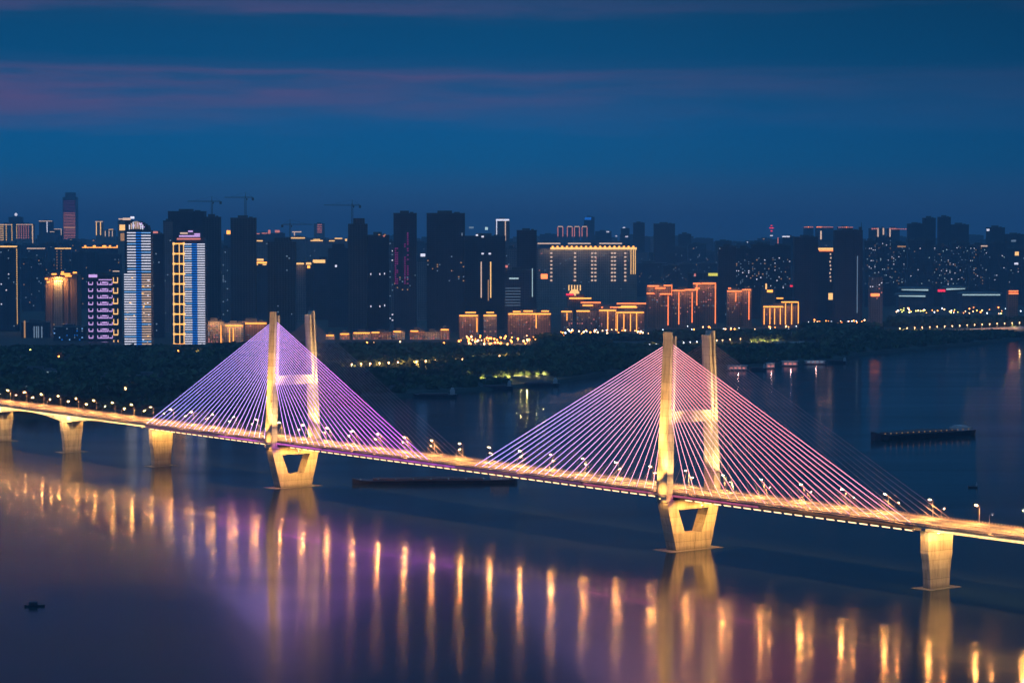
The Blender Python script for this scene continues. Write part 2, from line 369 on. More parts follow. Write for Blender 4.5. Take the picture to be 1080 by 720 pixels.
def pier(s, main=False):
    wt, wb, th = 8.4, 6.4, 2.6
    top = 27.4 if s in (SL, SR) else 23.2
    mb = MB()
    levels = [(-3, wb, th*.9), (6, wb+.5, th*.92), (6.01, wb+.42, th*.9), (12, wb+1.1, th*.96), (12.01, wb+1.0, th*.94), (17, wb+2.0, th), (17.01, wb+1.9, th*.98), (top-4, wt, th), (top, wt+.3, th)]
    rings = [[(s-t, -w, z), (s+t, -w, z), (s+t, w, z), (s-t, w, z)] for z, w, t in levels]
    mb.loft(rings)
    p = mb.build('pier', concrete, bridge)
    MB().box(s-6, s+6, -wb-5, wb+5, -2, .12).build('pile_cap', concrete, p)  # also widened, its lit top standing in for the light pool on the water
    mb = MB()
    mb.box(s-1.4, s+1.4, -6.4, 6.4, top-.01, top+.9)
    mb.build('bearing_block', concrete, p)
    return p
for s in (SL, SR, -321, -443): pier(s)

# stay cables; floodlighting of the near plane is put into an emission colour
def glow_cable():
    m = bpy.data.materials.new('cable_glow'); m.use_nodes = True; n = m.node_tree; n.nodes.clear()
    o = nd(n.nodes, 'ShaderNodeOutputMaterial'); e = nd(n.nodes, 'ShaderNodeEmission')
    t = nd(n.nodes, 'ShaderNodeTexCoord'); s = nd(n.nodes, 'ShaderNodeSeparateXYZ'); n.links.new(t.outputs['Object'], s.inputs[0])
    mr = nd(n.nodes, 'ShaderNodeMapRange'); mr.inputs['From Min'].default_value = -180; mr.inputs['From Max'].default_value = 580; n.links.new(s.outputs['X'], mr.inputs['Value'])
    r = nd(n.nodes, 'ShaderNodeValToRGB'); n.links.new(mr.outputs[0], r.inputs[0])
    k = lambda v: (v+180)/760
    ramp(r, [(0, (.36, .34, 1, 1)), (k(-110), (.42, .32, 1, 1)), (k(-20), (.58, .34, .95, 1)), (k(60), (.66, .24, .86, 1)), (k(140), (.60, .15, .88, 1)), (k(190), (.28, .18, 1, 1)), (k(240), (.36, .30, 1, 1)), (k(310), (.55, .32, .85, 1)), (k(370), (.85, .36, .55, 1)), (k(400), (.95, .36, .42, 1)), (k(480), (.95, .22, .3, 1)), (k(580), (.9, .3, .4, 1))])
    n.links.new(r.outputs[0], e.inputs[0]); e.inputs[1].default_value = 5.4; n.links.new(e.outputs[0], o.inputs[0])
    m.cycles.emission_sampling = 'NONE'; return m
lit = glow_cable(); cable_plain = principled('cable_sheath', (.22, .19, .22), .5)
NC = 25
far = MB()
for s in (0, 400):
    for sg in (-1, 1):
        for i in range(NC):
            ds = 14+i*(176-14)/(NC-1); zt = 72+(i/(NC-1))**.8*(110-72)
            for side in (-1, 1):
                cx = lambda z: side*(17.2-3.6*(z-27.4)/(116-27.4))
                p = (s+sg*3.1, cx(zt), zt); q = (s+sg*ds, side*13.7, DZ+.9)
                if side < 0:
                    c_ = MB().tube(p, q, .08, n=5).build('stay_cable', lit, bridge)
                else: far.tube(p, q, .13, n=4)
tag(far.build('stay_cable', cable_plain, bridge), 'unlit stay cables of the far cable plane', kind='stuff')
# lamp-lit girder facets along the near edge, their light put in as emission
warm_white = emit('lit_facet_glow', lin(255, 206, 150), 2.6)
bar = MB().box(-2.6, 2.6, -.12, .12, -.42, .42).mesh('lit_facet_bar', warm_white)
n_ = 0; s = SL+8
while s < SR-6:
    if abs(s) > 12 and abs(s-400) > 12:
        inst(bar, 'lit_facet_bar', bridge, (s, -11.6, DZ-3.1), rot=(R(35), 0, 0)); n_ += 1
    s += 7.6

# floodlights of the bridge
GOLD = (1, .47, .10); CREAM = (1, .58, .20)
fix = MB().box(-.6, .6, -.5, .5, -.2, .5).box(-.1, .1, -.1, .1, -.8, -.19).mesh('floodlight', steel)
def flood(s, n, z, tgt, e, col, ang=50, size=.6, fixture=True, blend=.6):
    l = lamp('SPOT', 'floodlight_beam', bw(s, n, z), e*1.5, col, size=size, target=bw(*tgt), angle=ang, blend=blend)
    if fixture: inst(fix, 'floodlight', bridge, (s, n, z-.9))
K = 1.4
for s in (0, 400):
    for sg in (-1, 1):
        # faces looking along the bridge towards the camera
        flood(s+22, sg*14.2, DZ+1.6, (s+3, sg*17.2, 52), 70000*K, CREAM, 44)
        flood(s+40, sg*14.4, DZ+1.6, (s+3, sg*16.2, 94), (620000 if sg > 0 else 400000)*K, CREAM, 32)
    # outer near face, from added outrigger brackets that carry the floodlights
    for q in (-4, 4): MB().box(s+q-.2, s+q+.2, -25, -HW-.01, DZ-.44, DZ-.1).box(s+q-.15, s+q+.15, -25, -19, DZ-.8, DZ-.45).build('added_bracket', steel, bridge)
    flood(s-4, -24, DZ+.8, (s, -17, 60), 42000*K, GOLD, 55)
    flood(s+4, -25, DZ+.8, (s, -15, 88), 330000*K, GOLD, 42, blend=1)
    flood(s-4, -25, DZ+.8, (s, -15, 112), 900000*K, GOLD, 22, blend=1)
    # inner face of far leg
    flood(s+8, 2, DZ+1.6, (s+1, 14.6, 66), 60000*K, CREAM, 62)
    flood(s+14, 0, DZ+1.6, (s+3, 0, 71), 30000, (1, .48, .22), 40)
    flood(s+12, 1, DZ+1.6, (s+1, 14, 97), 170000*K, CREAM, 30)
    # base frame and water around it
    flood(s+24, -11, DZ-4.2, (s+3, -8, 8), 75000*K, GOLD, 90)
    flood(s+24, 11, DZ-4.2, (s+3, 8, 8), 75000*K, GOLD, 90)
    flood(s+1, -24.5, DZ+1.2, (s+1, -17, 33), 4200*K, GOLD, 85)
    flood(s+16, -14.3, DZ+1.6, (s+3, -16.8, 35), 7000*K, CREAM, 50)
    flood(s+16, 14.3, DZ+1.6, (s+3, 16.8, 35), 7000*K, CREAM, 50)
    flood(s+4, -24, DZ-1.6, (s, -12, 4), 7000*K, GOLD, 90)
for s in (SL, SR, -321, -443):
    flood(s+11, -10.5, DZ-(3.7 if s == SL else 2.6), (s+2.5, -3, 13), 30000*K, GOLD, 110)
    flood(s+11, 10.5, DZ-(3.7 if s == SL else 2.6), (s+2.5, 3, 13), 22000*K, GOLD, 110)
    flood(s-1, -15, DZ-1.6, (s, -8, 10), 7000*K, GOLD, 90)
# light strips under the near cantilever washing the approach girders
for a, b in ((S0, SL-2), (SR+2, S1)):
    m_ = (a+b)/2
    lo = lamp('AREA', 'girder_wash_strip', bw(m_, -14.0, DZ-1.2), 300*(b-a), (1, .62, .27), size=(b-a), size_y=.3, target=bw(m_, -7.2, DZ-3.6))
    # long side along the bridge
    zax = (bw(m_, -14.0, DZ-1.2)-bw(m_, -7.2, DZ-3.8)).normalized(); xax = (bw(1, 0, 0)-bw(0, 0, 0)).normalized(); yax = zax.cross(xax).normalized()
    lo.rotation_euler = Matrix((xax, yax, zax)).transposed().to_euler()

# added coloured strips under the deck edge, to tint the water reflections
def added_strip(a, b, col, L_):
    zc = DZ-.95; n0 = -HW+.35; m_ = (a+b)/2; wid = 1.1
    lo = lamp('AREA', 'added_edge_strip', bw(m_, n0, zc), math.pi*L_*(b-a)*wid, col, size=(b-a), size_y=wid)
    dr = (bw(0, -.15, -.99)-bw(0, 0, 0)).normalized(); zax = -dr; xax = (bw(1, 0, 0)-bw(0, 0, 0)).normalized(); yax = zax.cross(xax).normalized()
    lo.rotation_euler = Matrix((xax, yax, zax)).transposed().to_euler()
    MB().quadbox([(a, n0-.6, zc+.12), (b, n0-.6, zc+.12), (b, n0+.6, zc+.02), (a, n0+.6, zc+.02)], [(a, n0-.6, zc+.3), (b, n0-.6, zc+.3), (b, n0+.6, zc+.3), (a, n0+.6, zc+.3)]).build('added_strip_housing', steel, bridge)
for a, b, c, L_ in ((S0, -182, (1, .50, .24), 8), (-178, -75, (.75, .28, .75), 7), (-74, 58, (.82, .15, .82), 30), (60, 205, (.68, .12, .88), 22), (207, 325, (.62, .2, .68), 8), (327, 470, (.95, .18, .42), 16), (472, 578, (1, .42, .14), 5), (582, S1, (1, .45, .14), 4)):
    added_strip(a, b, c, L_)

# street lamps on the bridge (far edge and near edge)
bulb = emit('sodium_lamp_head', (1, .38, .09), 2000, True)
def lamp_proto(h=9.5):
    r = empty('street_lamp', (0, 0, 0))
    MB().tube((0, 0, 0), (0, 0, h-.6), .13, .08, 8).tube((0, 0, h-.65), (0, -1.7, h), .06, .05, 6).build('pole', steel, r)
    hd = MB().loft([[(-.28, -1.6, h-.02), (.28, -1.6, h-.02), (.28, -1.6, h+.16), (-.28, -1.6, h+.16)], [(-.18, -2.8, h+.05), (.18, -2.8, h+.05), (.18, -2.8, h+.18), (-.18, -2.8, h+.18)]]).quadbox([(-.4, -2.85, h-.16), (.4, -2.85, h-.16), (.4, -1.55, h-.42), (-.4, -1.55, h-.42)], [(-.3, -2.8, h+.2), (.3, -2.8, h+.2), (.3, -1.55, h+.2), (-.3, -1.55, h+.2)]).build('lamp_head', steel, r)
    MB().quadbox([(-.32, -2.78, h-.22), (.32, -2.78, h-.22), (.32, -1.65, h-.44), (-.32, -1.65, h-.44)], [(-.32, -2.76, h-.18), (.32, -2.76, h-.18), (.32, -1.63, h-.40), (-.32, -1.63, h-.40)]).build('lamp_lens', bulb, hd)
    return r
lp = lamp_proto(); KIDS = {o: [c for c in bpy.data.objects if c.parent == o] for o in bpy.data.objects if o == lp or o.parent == lp or (o.parent and o.parent.parent == lp)}
s = -545; i = 0; first = True
while s < 750:
    for side, rot, nm in ((1, 0, 'far'), (-1, math.pi, 'near')):
        o = lp if first else copy_tree(lp, None, KIDS); first = False
        o.location = bw(s, side*13.2, DZ); o.rotation_euler = (0, 0, RZ+rot)
        tag(o, f'slim street lamp on the {nm} edge of the bridge deck, {ordw(i)} from left', 'street lamp', 'street lamps along the bridge deck')
        lamp('SPOT', 'street_lamp_beam', bw(s, side*11.0, DZ+8.3), 34000, (1, .42, .10), size=.3, target=bw(s, side*9.5, DZ), angle=150, blend=.6)
    s += 30; i += 1

exec_city = True
# ------------------------------------------------------------------ city
def facade(name, wall, glass, fl=3.2, bay=3.6, ratio=.5, rough=.55):
    m = bpy.data.materials.new(name); m.use_nodes = True; n = m.node_tree; p = n.nodes['Principled BSDF']
    t = nd(n.nodes, 'ShaderNodeTexCoord'); s = nd(n.nodes, 'ShaderNodeSeparateXYZ'); n.links.new(t.outputs['Object'], s.inputs[0])
    def frac(outp, per, thr):
        a = nd(n.nodes, 'ShaderNodeMath', operation='DIVIDE'); a.inputs[1].default_value = per; n.links.new(outp, a.inputs[0])
        b = nd(n.nodes, 'ShaderNodeMath', operation='FRACT'); n.links.new(a.outputs[0], b.inputs[0])
        c = nd(n.nodes, 'ShaderNodeMath', operation='GREATER_THAN'); c.inputs[1].default_value = thr; n.links.new(b.outputs[0], c.inputs[0]); return c.outputs[0]
    ad = nd(n.nodes, 'ShaderNodeMath', operation='ADD'); n.links.new(s.outputs[0], ad.inputs[0]); n.links.new(s.outputs[1], ad.inputs[1])
    mu = nd(n.nodes, 'ShaderNodeMath', operation='MULTIPLY'); n.links.new(frac(s.outputs[2], fl, ratio), mu.inputs[0]); n.links.new(frac(ad.outputs[0], bay, .35), mu.inputs[1])
    mx = nd(n.nodes, 'ShaderNodeMix', data_type='RGBA'); n.links.new(mu.outputs[0], mx.inputs[0]); mx.inputs[6].default_value = (*wall, 1); mx.inputs[7].default_value = (*glass, 1)
    z = nd(n.nodes, 'ShaderNodeTexNoise'); z.inputs['Scale'].default_value = .05; n.links.new(t.outputs['Object'], z.inputs[0])
    mr = nd(n.nodes, 'ShaderNodeMapRange'); mr.inputs['To Min'].default_value = .6; mr.inputs['To Max'].default_value = 1.4; n.links.new(z.outputs[0], mr.inputs[0])
    vm = nd(n.nodes, 'ShaderNodeVectorMath', operation='SCALE'); n.links.new(mx.outputs[2], vm.inputs[0]); n.links.new(mr.outputs[0], vm.inputs['Scale'])
    n.links.new(vm.outputs[0], p.inputs['Base Color'])
    rr = nd(n.nodes, 'ShaderNodeMapRange'); rr.inputs['To Min'].default_value = .8; rr.inputs['To Max'].default_value = rough; n.links.new(mu.outputs[0], rr.inputs[0]); n.links.new(rr.outputs[0], p.inputs['Roughness'])
    return m
FD = facade('dark_tower_facade', (.09, .09, .11), (.03, .035, .05))
FB = facade('concrete_shell_facade', (.12, .12, .12), (.02, .02, .025), 3.4, 4.5, .35)
FP = facade('pink_tiled_facade', (.34, .26, .24), (.05, .05, .07))
FG = facade('glass_tower_facade', (.10, .13, .16), (.03, .05, .08), 3.6, 2.4, .3, .25)
FT = facade('terracotta_facade', (.42, .24, .17), (.06, .05, .05))
FC = facade('cream_facade', (.42, .36, .30), (.06, .06, .07))
roofm = principled('roof_concrete', (.12, .12, .12), .9, noise=(.1, .3))
E_ = {'warm': emit('warm_light', lin(255, 196, 120), 1.6), 'gold': emit('gold_light', lin(255, 160, 66), 3.2), 'orange': emit('orange_light', lin(255, 125, 66), 3.0),
      'white': emit('white_light', lin(235, 235, 255), 1.3), 'blue': emit('blue_light', lin(30, 120, 230), .9), 'mauve': emit('mauve_light', lin(225, 180, 255), 1.1),
      'magenta': emit('magenta_light', lin(215, 70, 190), .26), 'red': emit('red_light', lin(255, 50, 80), 1.5), 'cyan': emit('pale_cyan_light', lin(195, 228, 235), .95),
      'dim': emit('dim_window_light', lin(150, 180, 210), .5), 'wwin': emit('warm_window_light', lin(255, 190, 130), .5), 'yel': emit('yellow_light', lin(230, 220, 90), 1.2),
      'pale': emit('pale_warm_light', lin(255, 215, 190), .9), 'pink': emit('pink_light', lin(255, 150, 140), .9), 'lblue': emit('ice_blue_light', lin(130, 190, 255), 1.1)}
UNIT = {k: MB().box(-.5, .5, -.5, .5, -.5, .5).mesh('light_strip', m) for k, m in E_.items()}
ANCH = []          # reserved footprint list for cranes etc.

def building(x0, x1, yt, Y, mat, label, name='apartment_tower', cat='tower block', group=None, dep=None, bays=None, roof=True, yaw=0, steps=None):
    """front face spans photo columns x0..x1 at distance Y, top at row yt; returns root and its metrics"""
    a, b = at(x0, yt, Y), at(x1, yt, Y); w = b.x-a.x; h = a.z-GZ
    dep = dep or min(max(w*.6, 14), 34)
    r = empty(name, ((a.x+b.x)/2, Y+dep/2, GZ), yaw)
    mb = MB(); bays = bays or max(1, int(w/14)); bwid = w/bays
    mb.box(-w/2, w/2, -dep/2+.9, dep/2, 0, h)
    for i in range(bays):
        q = -w/2+i*bwid; mb.box(q+bwid*.12, q+bwid*.88, -dep/2, -dep/2+.91, 0, h-1.2)
    if steps:                                  # extra volumes: (fx0,fx1,height fraction)
        for f0, f1, hf in steps: mb.box(-w/2+w*f0, -w/2+w*f1, -dep/2+2, dep/2-2, h-.5, h*hf)
    body = mb.build('wall', mat, r)
    if roof:
        mb = MB().box(-w/2-.3, w/2+.3, -dep/2+.4, dep/2+.3, h-.9, h+.5) if not steps else MB()
        mb.box(-w*.22, w*.16, -dep*.2, dep*.25, h+.4, h+3.2+random.random()*2); mb.box(w*.22, w*.36, -dep*.1, dep*.15, h+.4, h+2.2)
        mb.build('roof', roofm, r)
    tag(r, label, cat, group)
    return dict(r=r, w=w, h=h, d=dep, Y=Y, px=(w/(x1-x0)), x0=x0, yt=yt)
def strip(B, kind, px, py, wpx, hpx, off=.25, name='light_strip', th=.5):
    """light strip on the front face at photo position (centre px,py)"""
    k = B['px']; X = (px-B['x0'])*k-B['w']/2; Z = B['h']-(py-B['yt'])*k
    return inst(UNIT[kind], name, B['r'], (X, -B['d']/2-off, Z), (wpx*k, th, hpx*k))
def windows(B, n, kinds=('dim',), ymin=None, ymax=None, big=1.0):
    k = B['px']; fl = 3.2; nx = max(2, int(B['w']/3.6)); seen = set()
    ya = B['yt']+2 if ymin is None else ymin; yb = min(362, B['yt']+B['h']/k-3) if ymax is None else ymax
    tries = 0
    while len(seen) < n and tries < n*6:
        tries += 1
        i = random.randrange(nx); y = random.uniform(ya, yb); z = B['h']-(y-B['yt'])*k; j = int(z/fl)
        if (i, j) in seen or j < 0 or j*fl+2.4 > B['h']: continue
        seen.add((i, j))
        inst(UNIT[random.choice(kinds)], 'window', B['r'], (-B['w']/2+(i+.5)*B['w']/nx, -B['d']/2-.1, j*fl+1.7), (2.6*big*random.uniform(.5, 1), .3, 1.9*big))
def wash(B, e, col, py0=None, off=9, ang=None):
    e *= .03 if e > 1.4e5 else .05
    """cornice floodlight washing the front facade from above"""
    l = lamp('AREA', 'cornice_floodlight', (0, -B['d']/2-off, B['h']+1), e, col, parent=B['r'], size=B['w']*.9, size_y=1.0, target=(0, -B['d']/2+1, B['h']*.55))
    return l

APT, TWR = 'apartment_tower', 'tower block'
# --- left edge
B = building(-3, 18, 259, 3950, FD, 'dark tower with a warm dotted light line down its right edge, at the left border', bays=2)
strip(B, 'warm', 8, 260, 20, 1.3)
for y in range(263, 343, 2): strip(B, 'warm', 17.6, y, .8, 1.0)
windows(B, 14, ('dim', 'white'), big=.9)
B = building(0, 13, 236.5, 7600, FC, 'short pale block outlined in warm dots, at the left border above the dark tower', 'apartment_block', 'building')
for x in (1, 3, 6.5, 12.5): 
    for y in range(237, 254, 2): strip(B, 'warm', x, y, .9, 1)
strip(B, 'pale', 6.5, 237, 13, .7)
B = building(17, 35, 236.5, 7800, FC, 'pale block covered in a warm dotted grid, right of the leftmost pale block', 'apartment_block', 'building')
for x in (17.6, 20, 22.5, 25, 27.5, 30, 34):
    for y in range(237, 253, 2): strip(B, 'warm' if x > 30 or x < 18 else 'pink', x, y, .9, .9)
strip(B, 'pale', 26, 236.8, 17, .7); strip(B, 'pale', 34.4, 250, .8, 24)
B = building(9, 23, 229, 9500, FD, 'far hazy tower carrying a single bright white beacon, behind the pale dotted blocks')
bc = MB().sphere((0, 0, B['h']+10), 6.0, 8, 6).build('beacon', E_['white'], B['r']); MB().tube((0, 0, B['h']), (0, 0, B['h']+6), .8).build('mast', roofm, B['r'])
B = building(28, 48, 262, 5600, FD, 'low dark block with a thin warm roof line, behind the left border tower'); strip(B, 'pale', 38, 262, 19, 1.1)
windows(B, 8)
B = building(41, 55, 233, 8600, FD, 'hazy tower with a white line along its roof and down one side'); strip(B, 'pale', 48, 233.2, 14, .8); strip(B, 'white', 49.6, 239, .9, 12)
B = building(53, 65, 243, 8300, FD, 'lower hazy block with stepped white outline, left of the tall reddish tower'); strip(B, 'pale', 61, 241.6, 8, .7); strip(B, 'pale', 64.5, 245, .7, 6); strip(B, 'pale', 55, 244.5, 5, .7)
# tall pink tower
B = building(66, 80, 208, 10500, FG, 'tallest hazy reddish tower on the left skyline with a dark cap', 'skyscraper', 'skyscraper', dep=55, bays=3)
a_ = B['w']; MB().box(-a_*.32, a_*.36, -20, 20, B['h'], B['h']+20).build('crown', FD, B['r'])
for j, y in enumerate(np.arange(212, 256, 1.6)):
    strip(B, 'magenta' if y < 224 else 'pink', 73, y, 12.5, .28 if y < 224 else .42, name='facade_light')
strip(B, 'wwin', 73, 240, 12, 1.2)
B = building(58, 75, 262, 5200, FD, 'dark block with a warm roof line and dotted warm strings below it'); strip(B, 'warm', 66.5, 262, 17, 1.2)
for x in (60, 64.5): 
    for y in range(265, 286, 3): strip(B, 'wwin', x, y, .9, 1)
windows(B, 6)
B = building(101, 108.5, 233.5, 8200, FC, 'slim tower outlined in white light, left of the blue striped tower'); strip(B, 'pale', 104.5, 233.7, 8, .8); strip(B, 'warm', 101.6, 241, .9, 14); strip(B, 'warm', 106, 241, .9, 14)
B = building(108.5, 121, 243, 8250, FC, 'low pale blocks with warm dots beside the slim white outlined tower', 'apartment_block', 'building')
for x in (111, 115, 118.5): strip(B, 'pale', x, 246.5, .9, 6)
strip(B, 'warm', 117, 242, 5, .6)
B = building(86, 128, 260, 5900, FD, 'long low block with orange lights along its roof, behind the purple balcony tower', 'apartment_block', 'building'); strip(B, 'gold', 107, 261, 41, .8)
for x in (90, 99, 100, 109, 111, 116, 124): strip(B, 'gold', x, 259.6, 2.0, 1.6)
windows(B, 10)
B = building(124, 133, 233, 5400, FC, 'pale tower with golden lit crown, tucked behind the blue striped tower'); strip(B, 'warm', 129, 240, 6, 6); strip(B, 'pale', 129, 231, 8, 1.2); strip(B, 'wwin', 129.5, 250, 5, 8)
# row of pale blue-green office slabs in the left haze
for i, (a, b, y) in enumerate(((22, 44, 272), (44, 58, 276), (76, 100, 266), (100, 126, 268))):
    B = building(a, b, y, 4900+i*60, FD, f'dim slab block with scattered lit windows in the left mid distance, {ordw(i)} from the left', 'apartment_block', 'building', 'dim slabs behind the left towers'); windows(B, 14, ('dim', 'dim', 'wwin'))
# gold topped tower
B = building(47, 82, 290, 3900, FT, 'brown tower with golden floodlit roof terraces and a glowing golden centre bay', bays=4, steps=((.1, .4, 1.02), (.5, .9, 1.035)))
for x, y, w_ in ((49, 294, 3), (51, 297.5, 3), (57, 289, 5), (61, 294.5, 10), (69, 289, 10), (72, 291, 7), (79, 287.5, 4), (66, 287, 3)): strip(B, 'gold', x, y, w_, 1.5, name='roof_light')
strip(B, 'warm', 63, 342, 13, 1.0)
X_ = (61.5-47)*B['px']-B['w']/2
lamp('AREA', 'terrace_floodlight', (X_, -B['d']/2-6, B['h']-3), 4.5e4, (1, .5, .14), parent=B['r'], size=11, size_y=1.5, target=(X_, -B['d']/2-1, B['h']*.45))
MB().box(X_-7, X_+7, -B['d']/2-1.3, -B['d']/2+.02, 2, B['h']-8).build('centre_bay', FC, B['r'])
windows(B, 8, ('blue', 'lblue'), 345, 360, .8)
# small lit blocks left
B = building(22, 50, 340, 3700, FD, 'low dark block with vertical white light streaks near the left border', 'apartment_block', 'building')
for x in (36, 38.5, 40.5, 44): strip(B, 'dim', x, 351, 1.2, 14)
strip(B, 'wwin', 26, 349, 1.6, 22)
B = building(56, 88, 345, 3600, FD, 'low block with small blue lit windows below the gold topped tower', 'apartment_block', 'building'); windows(B, 16, ('blue', 'lblue', 'dim'), 346, 360, .8)
# purple balcony tower
B = building(92, 125, 290, 3560, FD, 'tower with rows of white and mauve U-shaped balcony lights', bays=3)
k_ = B['px']
for j in range(10):
    y = 300+j*7.05
    if y > 366: break
    for x, w_ in ((95.5, 4.6), (104.3, 3.5), (110, 8), (116.5, 3.5)): strip(B, 'mauve', x, y, w_, 1.0, name='balcony_light')
    for x in (93.4, 97.6, 102.6, 106.2, 113.6, 118.2): strip(B, 'mauve', x, y-1.6, .7, 2.4, name='balcony_light')
    strip(B, 'mauve', 110, y-2.2, 5, 1.4, name='balcony_light')
for j in range(7):
    y = 298+j*11; strip(B, 'warm', 121.7, y, 5, 1.2, name='balcony_light')
    for x in (119.6, 124): strip(B, 'warm', x, y-3, .8, 5, name='balcony_light')
strip(B, 'pale', 122.5, 286, 7, 1.0); strip(B, 'mauve', 98, 291, 9, 3.0); strip(B, 'mauve', 111, 295, 14, .9)
# LED tower 1
B = building(131, 159, 243, 3420, FG, 'tall tower wrapped in white and blue horizontal light bands, left of its shorter golden-edged twin', 'led_tower', 'tower', bays=1, roof=False)
y = 245.5; j = 0
while y < 366:
    x0_ = 134 if y < 287 else 130.5; wt = 'pale' if y > 287 else 'white'
    strip(B, 'lblue' if j % 9 == 4 else 'white', (x0_+143.2)/2, y, 143.2-x0_, 1.0, name='light_band')
    strip(B, 'blue', 146, y, 6, 1.2, name='light_band'); strip(B, wt if j % 7 else 'lblue', 153.9, y, 9.8, 1.0, name='light_band'); y += 2.93 if y < 287 else 2.62; j += 1
for q in range(26): strip(B, random.choice(('warm', 'pale', 'white')), random.choice((random.uniform(132, 141), random.uniform(150, 157))), random.uniform(292, 362), random.uniform(1, 2.4), 1.1, off=.5, name='window')
for q in range(8): strip(B, random.choice(('mauve', 'white', 'pale')), 136.3+q*2.0, 239.5-2.2*math.sin(q/7*3.14), .9, 5+3*math.sin(q/7*3.14), off=-2, name='crown_light')
k_ = B['px']; w = B['w']
cr_ = MB()
for i in range(9): 
    q = -w*.36+i*w*.09; cr_.box(q, q+w*.04, -8, 8, B['h'], B['h']+(7+6*math.sin(i/8*math.pi)))
cr_.box(-w*.4, w*.42, -9, 9, B['h'], B['h']+4); cr_.build('crown', roofm, B['r'])
for x, y, ww, kd in ((136, 239, 6, 'white'), (142, 238, 9, 'mauve'), (147, 236, 5, 'mauve'), (133, 231, 8, 'pale'), (150, 240, 4, 'mauve'), (139, 229.5, 4, 'white')): strip(B, kd, x, y, ww, 2.4, off=-6 if y < 236 else -4, name='crown_light')
MB().box(-w*.48, -w*.2, -8, 2, B['h'], B['h']+14).build('penthouse', FD, B['r'])
# dark ones between
B = building(160, 172, 247, 3700, FD, 'slim dark tower with a pinkish roof light, between the two light-banded towers'); strip(B, 'pink', 164, 245, 5, 2.0)
windows(B, 6)
B = building(172, 181, 233, 3900, FP, 'narrow mauve slab standing just left of the golden-edged tower'); windows(B, 4)
B = building(177, 215, 223, 4100, FD, 'widest dark high tower rising directly behind the golden-edged tower', bays=4)
B = building(214, 232, 229, 3980, FB, 'dark tower shell under construction with a crane, right of the golden-edged tower', bays=2); C1 = B
# LED tower 2
B = building(181.5, 216.5, 256, 3500, FG, 'tower with golden balcony frames on the left and white-blue bands on the right', 'led_tower', 'tower', bays=1, roof=False)
y = 257.5; j = 0
while y < 363:
    strip(B, 'lblue' if j % 6 == 1 else 'white', 198.5, y, 8, .95, name='light_band'); strip(B, 'blue', 205, y, 6, 1.2, name='light_band'); strip(B, 'white', 212, y, 8, .95, name='light_band'); y += 2.5; j += 1
for x in (182.8, 189, 193.6): strip(B, 'warm', x, 310, .8, 106, name='balcony_frame')
y = 257
while y < 364:
    strip(B, 'gold', 188.5, y, 13, 1.1, name='balcony_frame')
    for x in (183.2, 193.8): strip(B, 'warm', x, y, 2.2, 2.6, name='balcony_frame')
    y += 10.6
w = B['w']; cr_ = MB().box(-w*.38, w*.46, -10, 9, B['h'], B['h']+7).box(-w*.25, w*.3, -8, 8, B['h'], B['h']+15); cr_.build('crown', roofm, B['r'])
for x, y, ww, kd in ((199, 252, 25, 'pink'), (200, 249, 22, 'mauve'), (194, 246, 8, 'pale'), (208, 247, 6, 'mauve'), (201, 244, 5, 'mauve')): strip(B, kd, x, y, ww, 1.6, name='crown_light')
B = building(232, 243, 262, 4300, FP, 'narrow blue-grey block with a few lit windows between two construction towers'); windows(B, 14)
B = building(243, 269, 230, 3900, FB, 'dark tower shell under construction with the tallest crane on top', bays=3); C2 = B
B = building(282, 311, 255, 3950, FB, 'dark stepped tower under construction with a small crane behind it', bays=3, steps=((.25, .8, 1.045),)); C3 = B
windows(B, 6)
B = building(236, 246, 247, 7000, FD, 'far tower with a small orange roof beacon between the construction towers'); strip(B, 'gold', 241, 245, 4, 4)
B = building(268, 286, 246, 7200, FD, 'far block with an uneven orange roof line right of the tallest crane'); strip(B, 'pink', 271, 246.5, 6, .9); strip(B, 'pink', 279, 246, 6, .9); strip(B, 'pink', 284, 244.5, 2.5, 4)
B = building(286, 300, 246, 7100, FD, 'far block with a small orange crown behind the stepped construction tower'); strip(B, 'pink', 292.5, 244, 5, 2.5)
B = building(262, 284, 254, 5200, FP, 'pale block with a cream roof line behind the tower with the tallest crane'); strip(B, 'warm', 273, 254, 8, 1.2); windows(B, 9)
B = building(266, 283, 277, 4500, FD, 'dark block with a golden temple-like roof ornament glowing on it')
strip(B, 'gold', 274.5, 277, 14, 1.6, name='roof_light'); strip(B, 'warm', 274.5, 274, 7, 2.2, name='roof_light'); strip(B, 'warm', 270, 279, 4, 1.2, name='roof_light'); strip(B, 'warm', 279, 279, 4, 1.2, name='roof_light')
B = building(306, 322, 250, 6200, FP, 'pale far block with two cream roof lines right of the stepped construction tower'); strip(B, 'warm', 314, 251, 15, 1.2); strip(B, 'pale', 313, 244.6, 10, 1); strip(B, 'pale', 310.5, 246.5, 1, 4)
B = building(322, 346, 253, 6400, FP, 'pale far block with a gently curved cream roof line'); strip(B, 'warm', 334, 253.8, 13, 1.1); strip(B, 'warm', 334, 252.6, 7, 1); windows(B, 8)
B = building(331, 342, 236, 9000, FP, 'distant hazy tower with pinkish dotted facade above the curved roof line')
for y in range(237, 247, 2): strip(B, 'pink', 337, y, 5, .6)
B = building(311, 322, 278, 4400, FP, 'narrow pale block with a gold cornice right of the stepped construction tower'); strip(B, 'warm', 316, 278, 9, 1.6, name='cornice_light'); wash(B, 2.5e4, CREAM)
B = building(322, 330, 277, 4420, FD, 'narrow dark block with small golden roof lights'); strip(B, 'warm', 325.5, 278, 5.5, 2.4, name='cornice_light'); strip(B, 'gold', 325.5, 281.5, 3, 2.5)
B = building(330, 352, 274, 4450, FD, 'dark block with a bright golden rooftop panel'); strip(B, 'warm', 336.5, 275.6, 13, 3.4, name='cornice_light')
